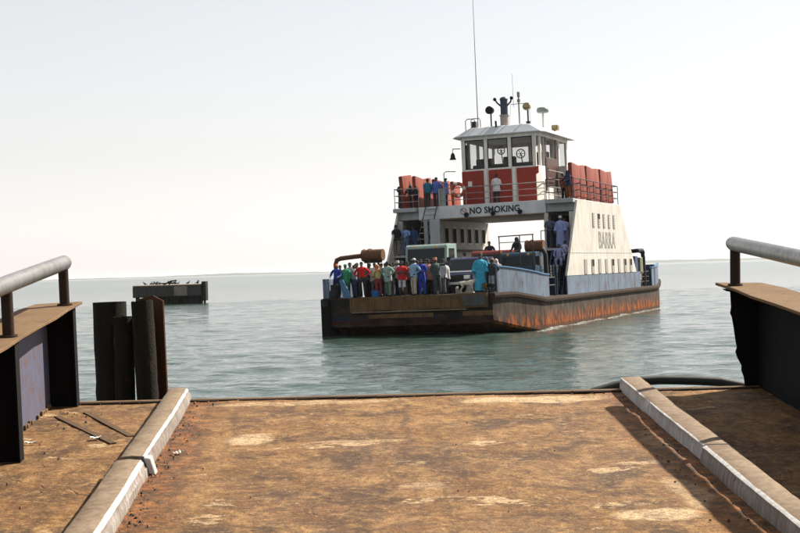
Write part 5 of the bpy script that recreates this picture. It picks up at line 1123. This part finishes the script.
# side towers
ZP = 4.10
upper(397, 250, 12.3, ZP, 175, 'person in a black jacket and grey trousers on the port platform, back turned', pose='crossed', top=(0.018, 0.018, 0.02), bottom=(0.22, 0.20, 0.18), h=1.84, group=GS)
upper(406, 250, 12.5, ZP, 0, 'person in a pale blue shirt on the port platform', pose='lean', top=(0.20, 0.30, 0.58), bottom=(0.12, 0.18, 0.32), h=1.74, sleeve=False, group=GS)
upper(413.5, 250, 13.0, ZP, 0, 'person in a dark blue shirt on the port platform', pose='stand', top=(0.04, 0.08, 0.20), bottom=(0.10, 0.14, 0.26), h=1.74, group=GS)
upper(561, 243, 12.3, ZP, 0, 'person in a pale blue robe and white cap at the head of the starboard stair', pose='stand', top=(0.22, 0.28, 0.52), bottom=(0.2, 0.24, 0.4), hat=('kufi', (0.60, 0.60, 0.62)), robe=(0.24, 0.29, 0.52), h=1.80, group=GS)
upper(566.5, 243, 12.9, ZP, -30, 'person in a lilac robe behind the pale blue robe', pose='crossed', top=(0.34, 0.34, 0.52), bottom=(0.2, 0.2, 0.3), robe=(0.34, 0.34, 0.52), h=1.74, group=GS)
upper(550.5, 243, 12.6, ZP, 15, 'person in a slate blue shirt with folded arms in the starboard tower opening', pose='crossed', top=(0.08, 0.10, 0.16), bottom=(0.02, 0.025, 0.05), h=1.84, group=GS)
upper(559, 262, 11.25, 2.62, 10, 'person in a pale blue robe on the starboard stair below the white cap', pose='sit', top=(0.26, 0.30, 0.48), bottom=(0.24, 0.28, 0.44), h=1.70, group=GS)
upper(565, 268, 11.6, 2.95, -10, 'person in pale grey-blue seated on the starboard stair by the tower wall', pose='sit', top=(0.36, 0.38, 0.52), bottom=(0.34, 0.36, 0.5), h=1.55, group=GS)
# on the vehicles
def sitter(px, y, z, rot, lab, **kw):
    h = kw.get('h', 1.7); return upper(px, 255, y, z - 0.79 * h / 1.76, rot, lab, pose='sit', **kw)
sitter(464, 10.6, 3.20 , 80, 'person in a cream shirt and dark cap on the red truck beside the green cab', top=(0.52, 0.44, 0.32), bottom=GRY, hat=('cap', (0.03, 0.03, 0.05)), h=1.6, group='people riding on the trucks')
sitter(491, 10.9, 3.70, 30, 'dark-clothed person in a brimmed cap seated on the red truck load', top=(0.03, 0.035, 0.05), bottom=BLK, hat=('cap', (0.04, 0.04, 0.05)), h=1.75, group='people riding on the trucks')
sitter(517, 8.3, 3.75, -20, 'dark-clothed person seated under the awning frame on the dark blue truck', top=(0.03, 0.03, 0.045), bottom=BLK, hat=('scarf', (0.03, 0.03, 0.05)), h=1.8, group='people riding on the trucks')
# crew in the wheelhouse
for px, y, rot, top, lab in ((477.5, 17.6, 20, (0.06, 0.07, 0.12), 'crew member in dark blue behind the port wheelhouse window'), (505.5, 17.4, 0, (0.05, 0.05, 0.06), 'crew member in black beside the wheelhouse steering wheel'), (493, 18.6, -20, (0.10, 0.09, 0.08), 'crew member in brown at the back of the wheelhouse')):
    upper(px, 190, y, WZ0 + 0.975, rot, lab, pose='stand', top=top, bottom=BLK, h=1.62, group='crew in the wheelhouse')

def quadruped(M, name, label, cat, coat, dark, s=1.0, headdown=0.0, horns=True):
    V, E, R, G = [], [], [], []
    def v(p, r): V.append(Vector(p)); R.append(r); return len(V) - 1
    def e(a, b, g=0): E.append((a, b)); G.append(g)
    ch = v((0.22, 0, 0.50), (0.135, 0.125)); md = v((0.0, 0, 0.48), (0.145, 0.135)); rp = v((-0.26, 0, 0.52), (0.125, 0.115)); tl = v((-0.40, 0, 0.54), 0.03); t2 = v((-0.44, 0, 0.42), 0.018)
    nk = v((0.36, 0, 0.62), (0.075, 0.07)); hd = v((0.46, 0, 0.76 - headdown), 0.062); mz = v((0.60, 0, 0.70 - headdown), 0.034)
    e(ch, md); e(md, rp); e(rp, tl); e(tl, t2); e(ch, nk); e(nk, hd, 1); e(hd, mz, 1)
    for q in (-1, 1):
        er = v((0.43, q * 0.11, 0.77 - headdown), 0.018); e(hd, er, 1)
        a = v((0.24, q * 0.085, 0.36), 0.050); b = v((0.25, q * 0.09, 0.20), 0.026); c = v((0.245, q * 0.09, 0.02), 0.020); e(ch, a); e(a, b); e(b, c, 1)
        a = v((-0.24, q * 0.09, 0.40), 0.068); k = v((-0.18, q * 0.095, 0.33), 0.048); b = v((-0.32, q * 0.095, 0.20), 0.026); c = v((-0.29, q * 0.095, 0.02), 0.020); e(rp, a); e(a, k); e(k, b); e(b, c, 1)
    me = skin_mesh(V, E, R, 1); me.materials.append(CL(coat)); me.materials.append(CL(dark))
    for f in me.polygons:
        c = f.center; i = min(range(len(E)), key=lambda i: seg_dist(c, V[E[i][0]], V[E[i][1]])); f.material_index = G[i]; f.use_smooth = True
    o = link(name, me); o.matrix_world = M @ Matrix.Scale(s, 4); tag(o, label, cat, 'livestock on the bow deck')
    if horns:
        for q in (-1, 1): mb = MB(); mb.tube([(0.44, q * 0.04, 0.81 - headdown), (0.40, q * 0.06, 0.88 - headdown), (0.33, q * 0.08, 0.90 - headdown)], [0.016, 0.012, 0.005], 6); mb.build('horn', CL((0.12, 0.10, 0.08)), o)
    return o
p = ship_px(467.5, 290, 0.42); quadruped(on_ship(p.x, 0.42, dz(0.42) - 0.005, 8), 'sheep', 'white sheep standing at the bow edge in front of the dark car', 'sheep', (0.56, 0.50, 0.42), (0.50, 0.43, 0.35), 1.02, 0.12, False)
p = ship_px(484.5, 290, 0.30); quadruped(on_ship(p.x, 0.32, dz(0.32) - 0.005, -60), 'goat', 'brown goat between the turquoise robe and the black top', 'goat', (0.20, 0.11, 0.05), (0.10, 0.06, 0.03), 0.72, 0.2)
p = ship_px(503, 290, 0.55); quadruped(on_ship(4.15, 0.40, dz(0.40) - 0.005, 175), 'goat', 'black goat at the foot of the starboard bow bulwark', 'goat', (0.02, 0.017, 0.015), (0.015, 0.012, 0.01), 0.72, 0.2)
bpy.context.view_layer.update()

# ================================================================== haze over the river
mb = MB(); mb.box(-15000, 15000, -15000, 15000, -2.6, 24.0)
hm = bpy.data.materials.new('river_haze'); hm.use_nodes = True; ht_ = hm.node_tree; ht_.nodes.remove(ht_.nodes['Principled BSDF'])
pv = ht_.nodes.new('ShaderNodeVolumePrincipled'); pv.inputs['Color'].default_value = (0.93, 0.95, 0.97, 1); pv.inputs['Density'].default_value = 4.5e-5; pv.inputs['Anisotropy'].default_value = 0.3
ht_.links.new(pv.outputs[0], ht_.nodes['Material Output'].inputs['Volume'])
tag(mb.build('haze', hm), 'pale haze hanging over the river', 'haze', kind='stuff')
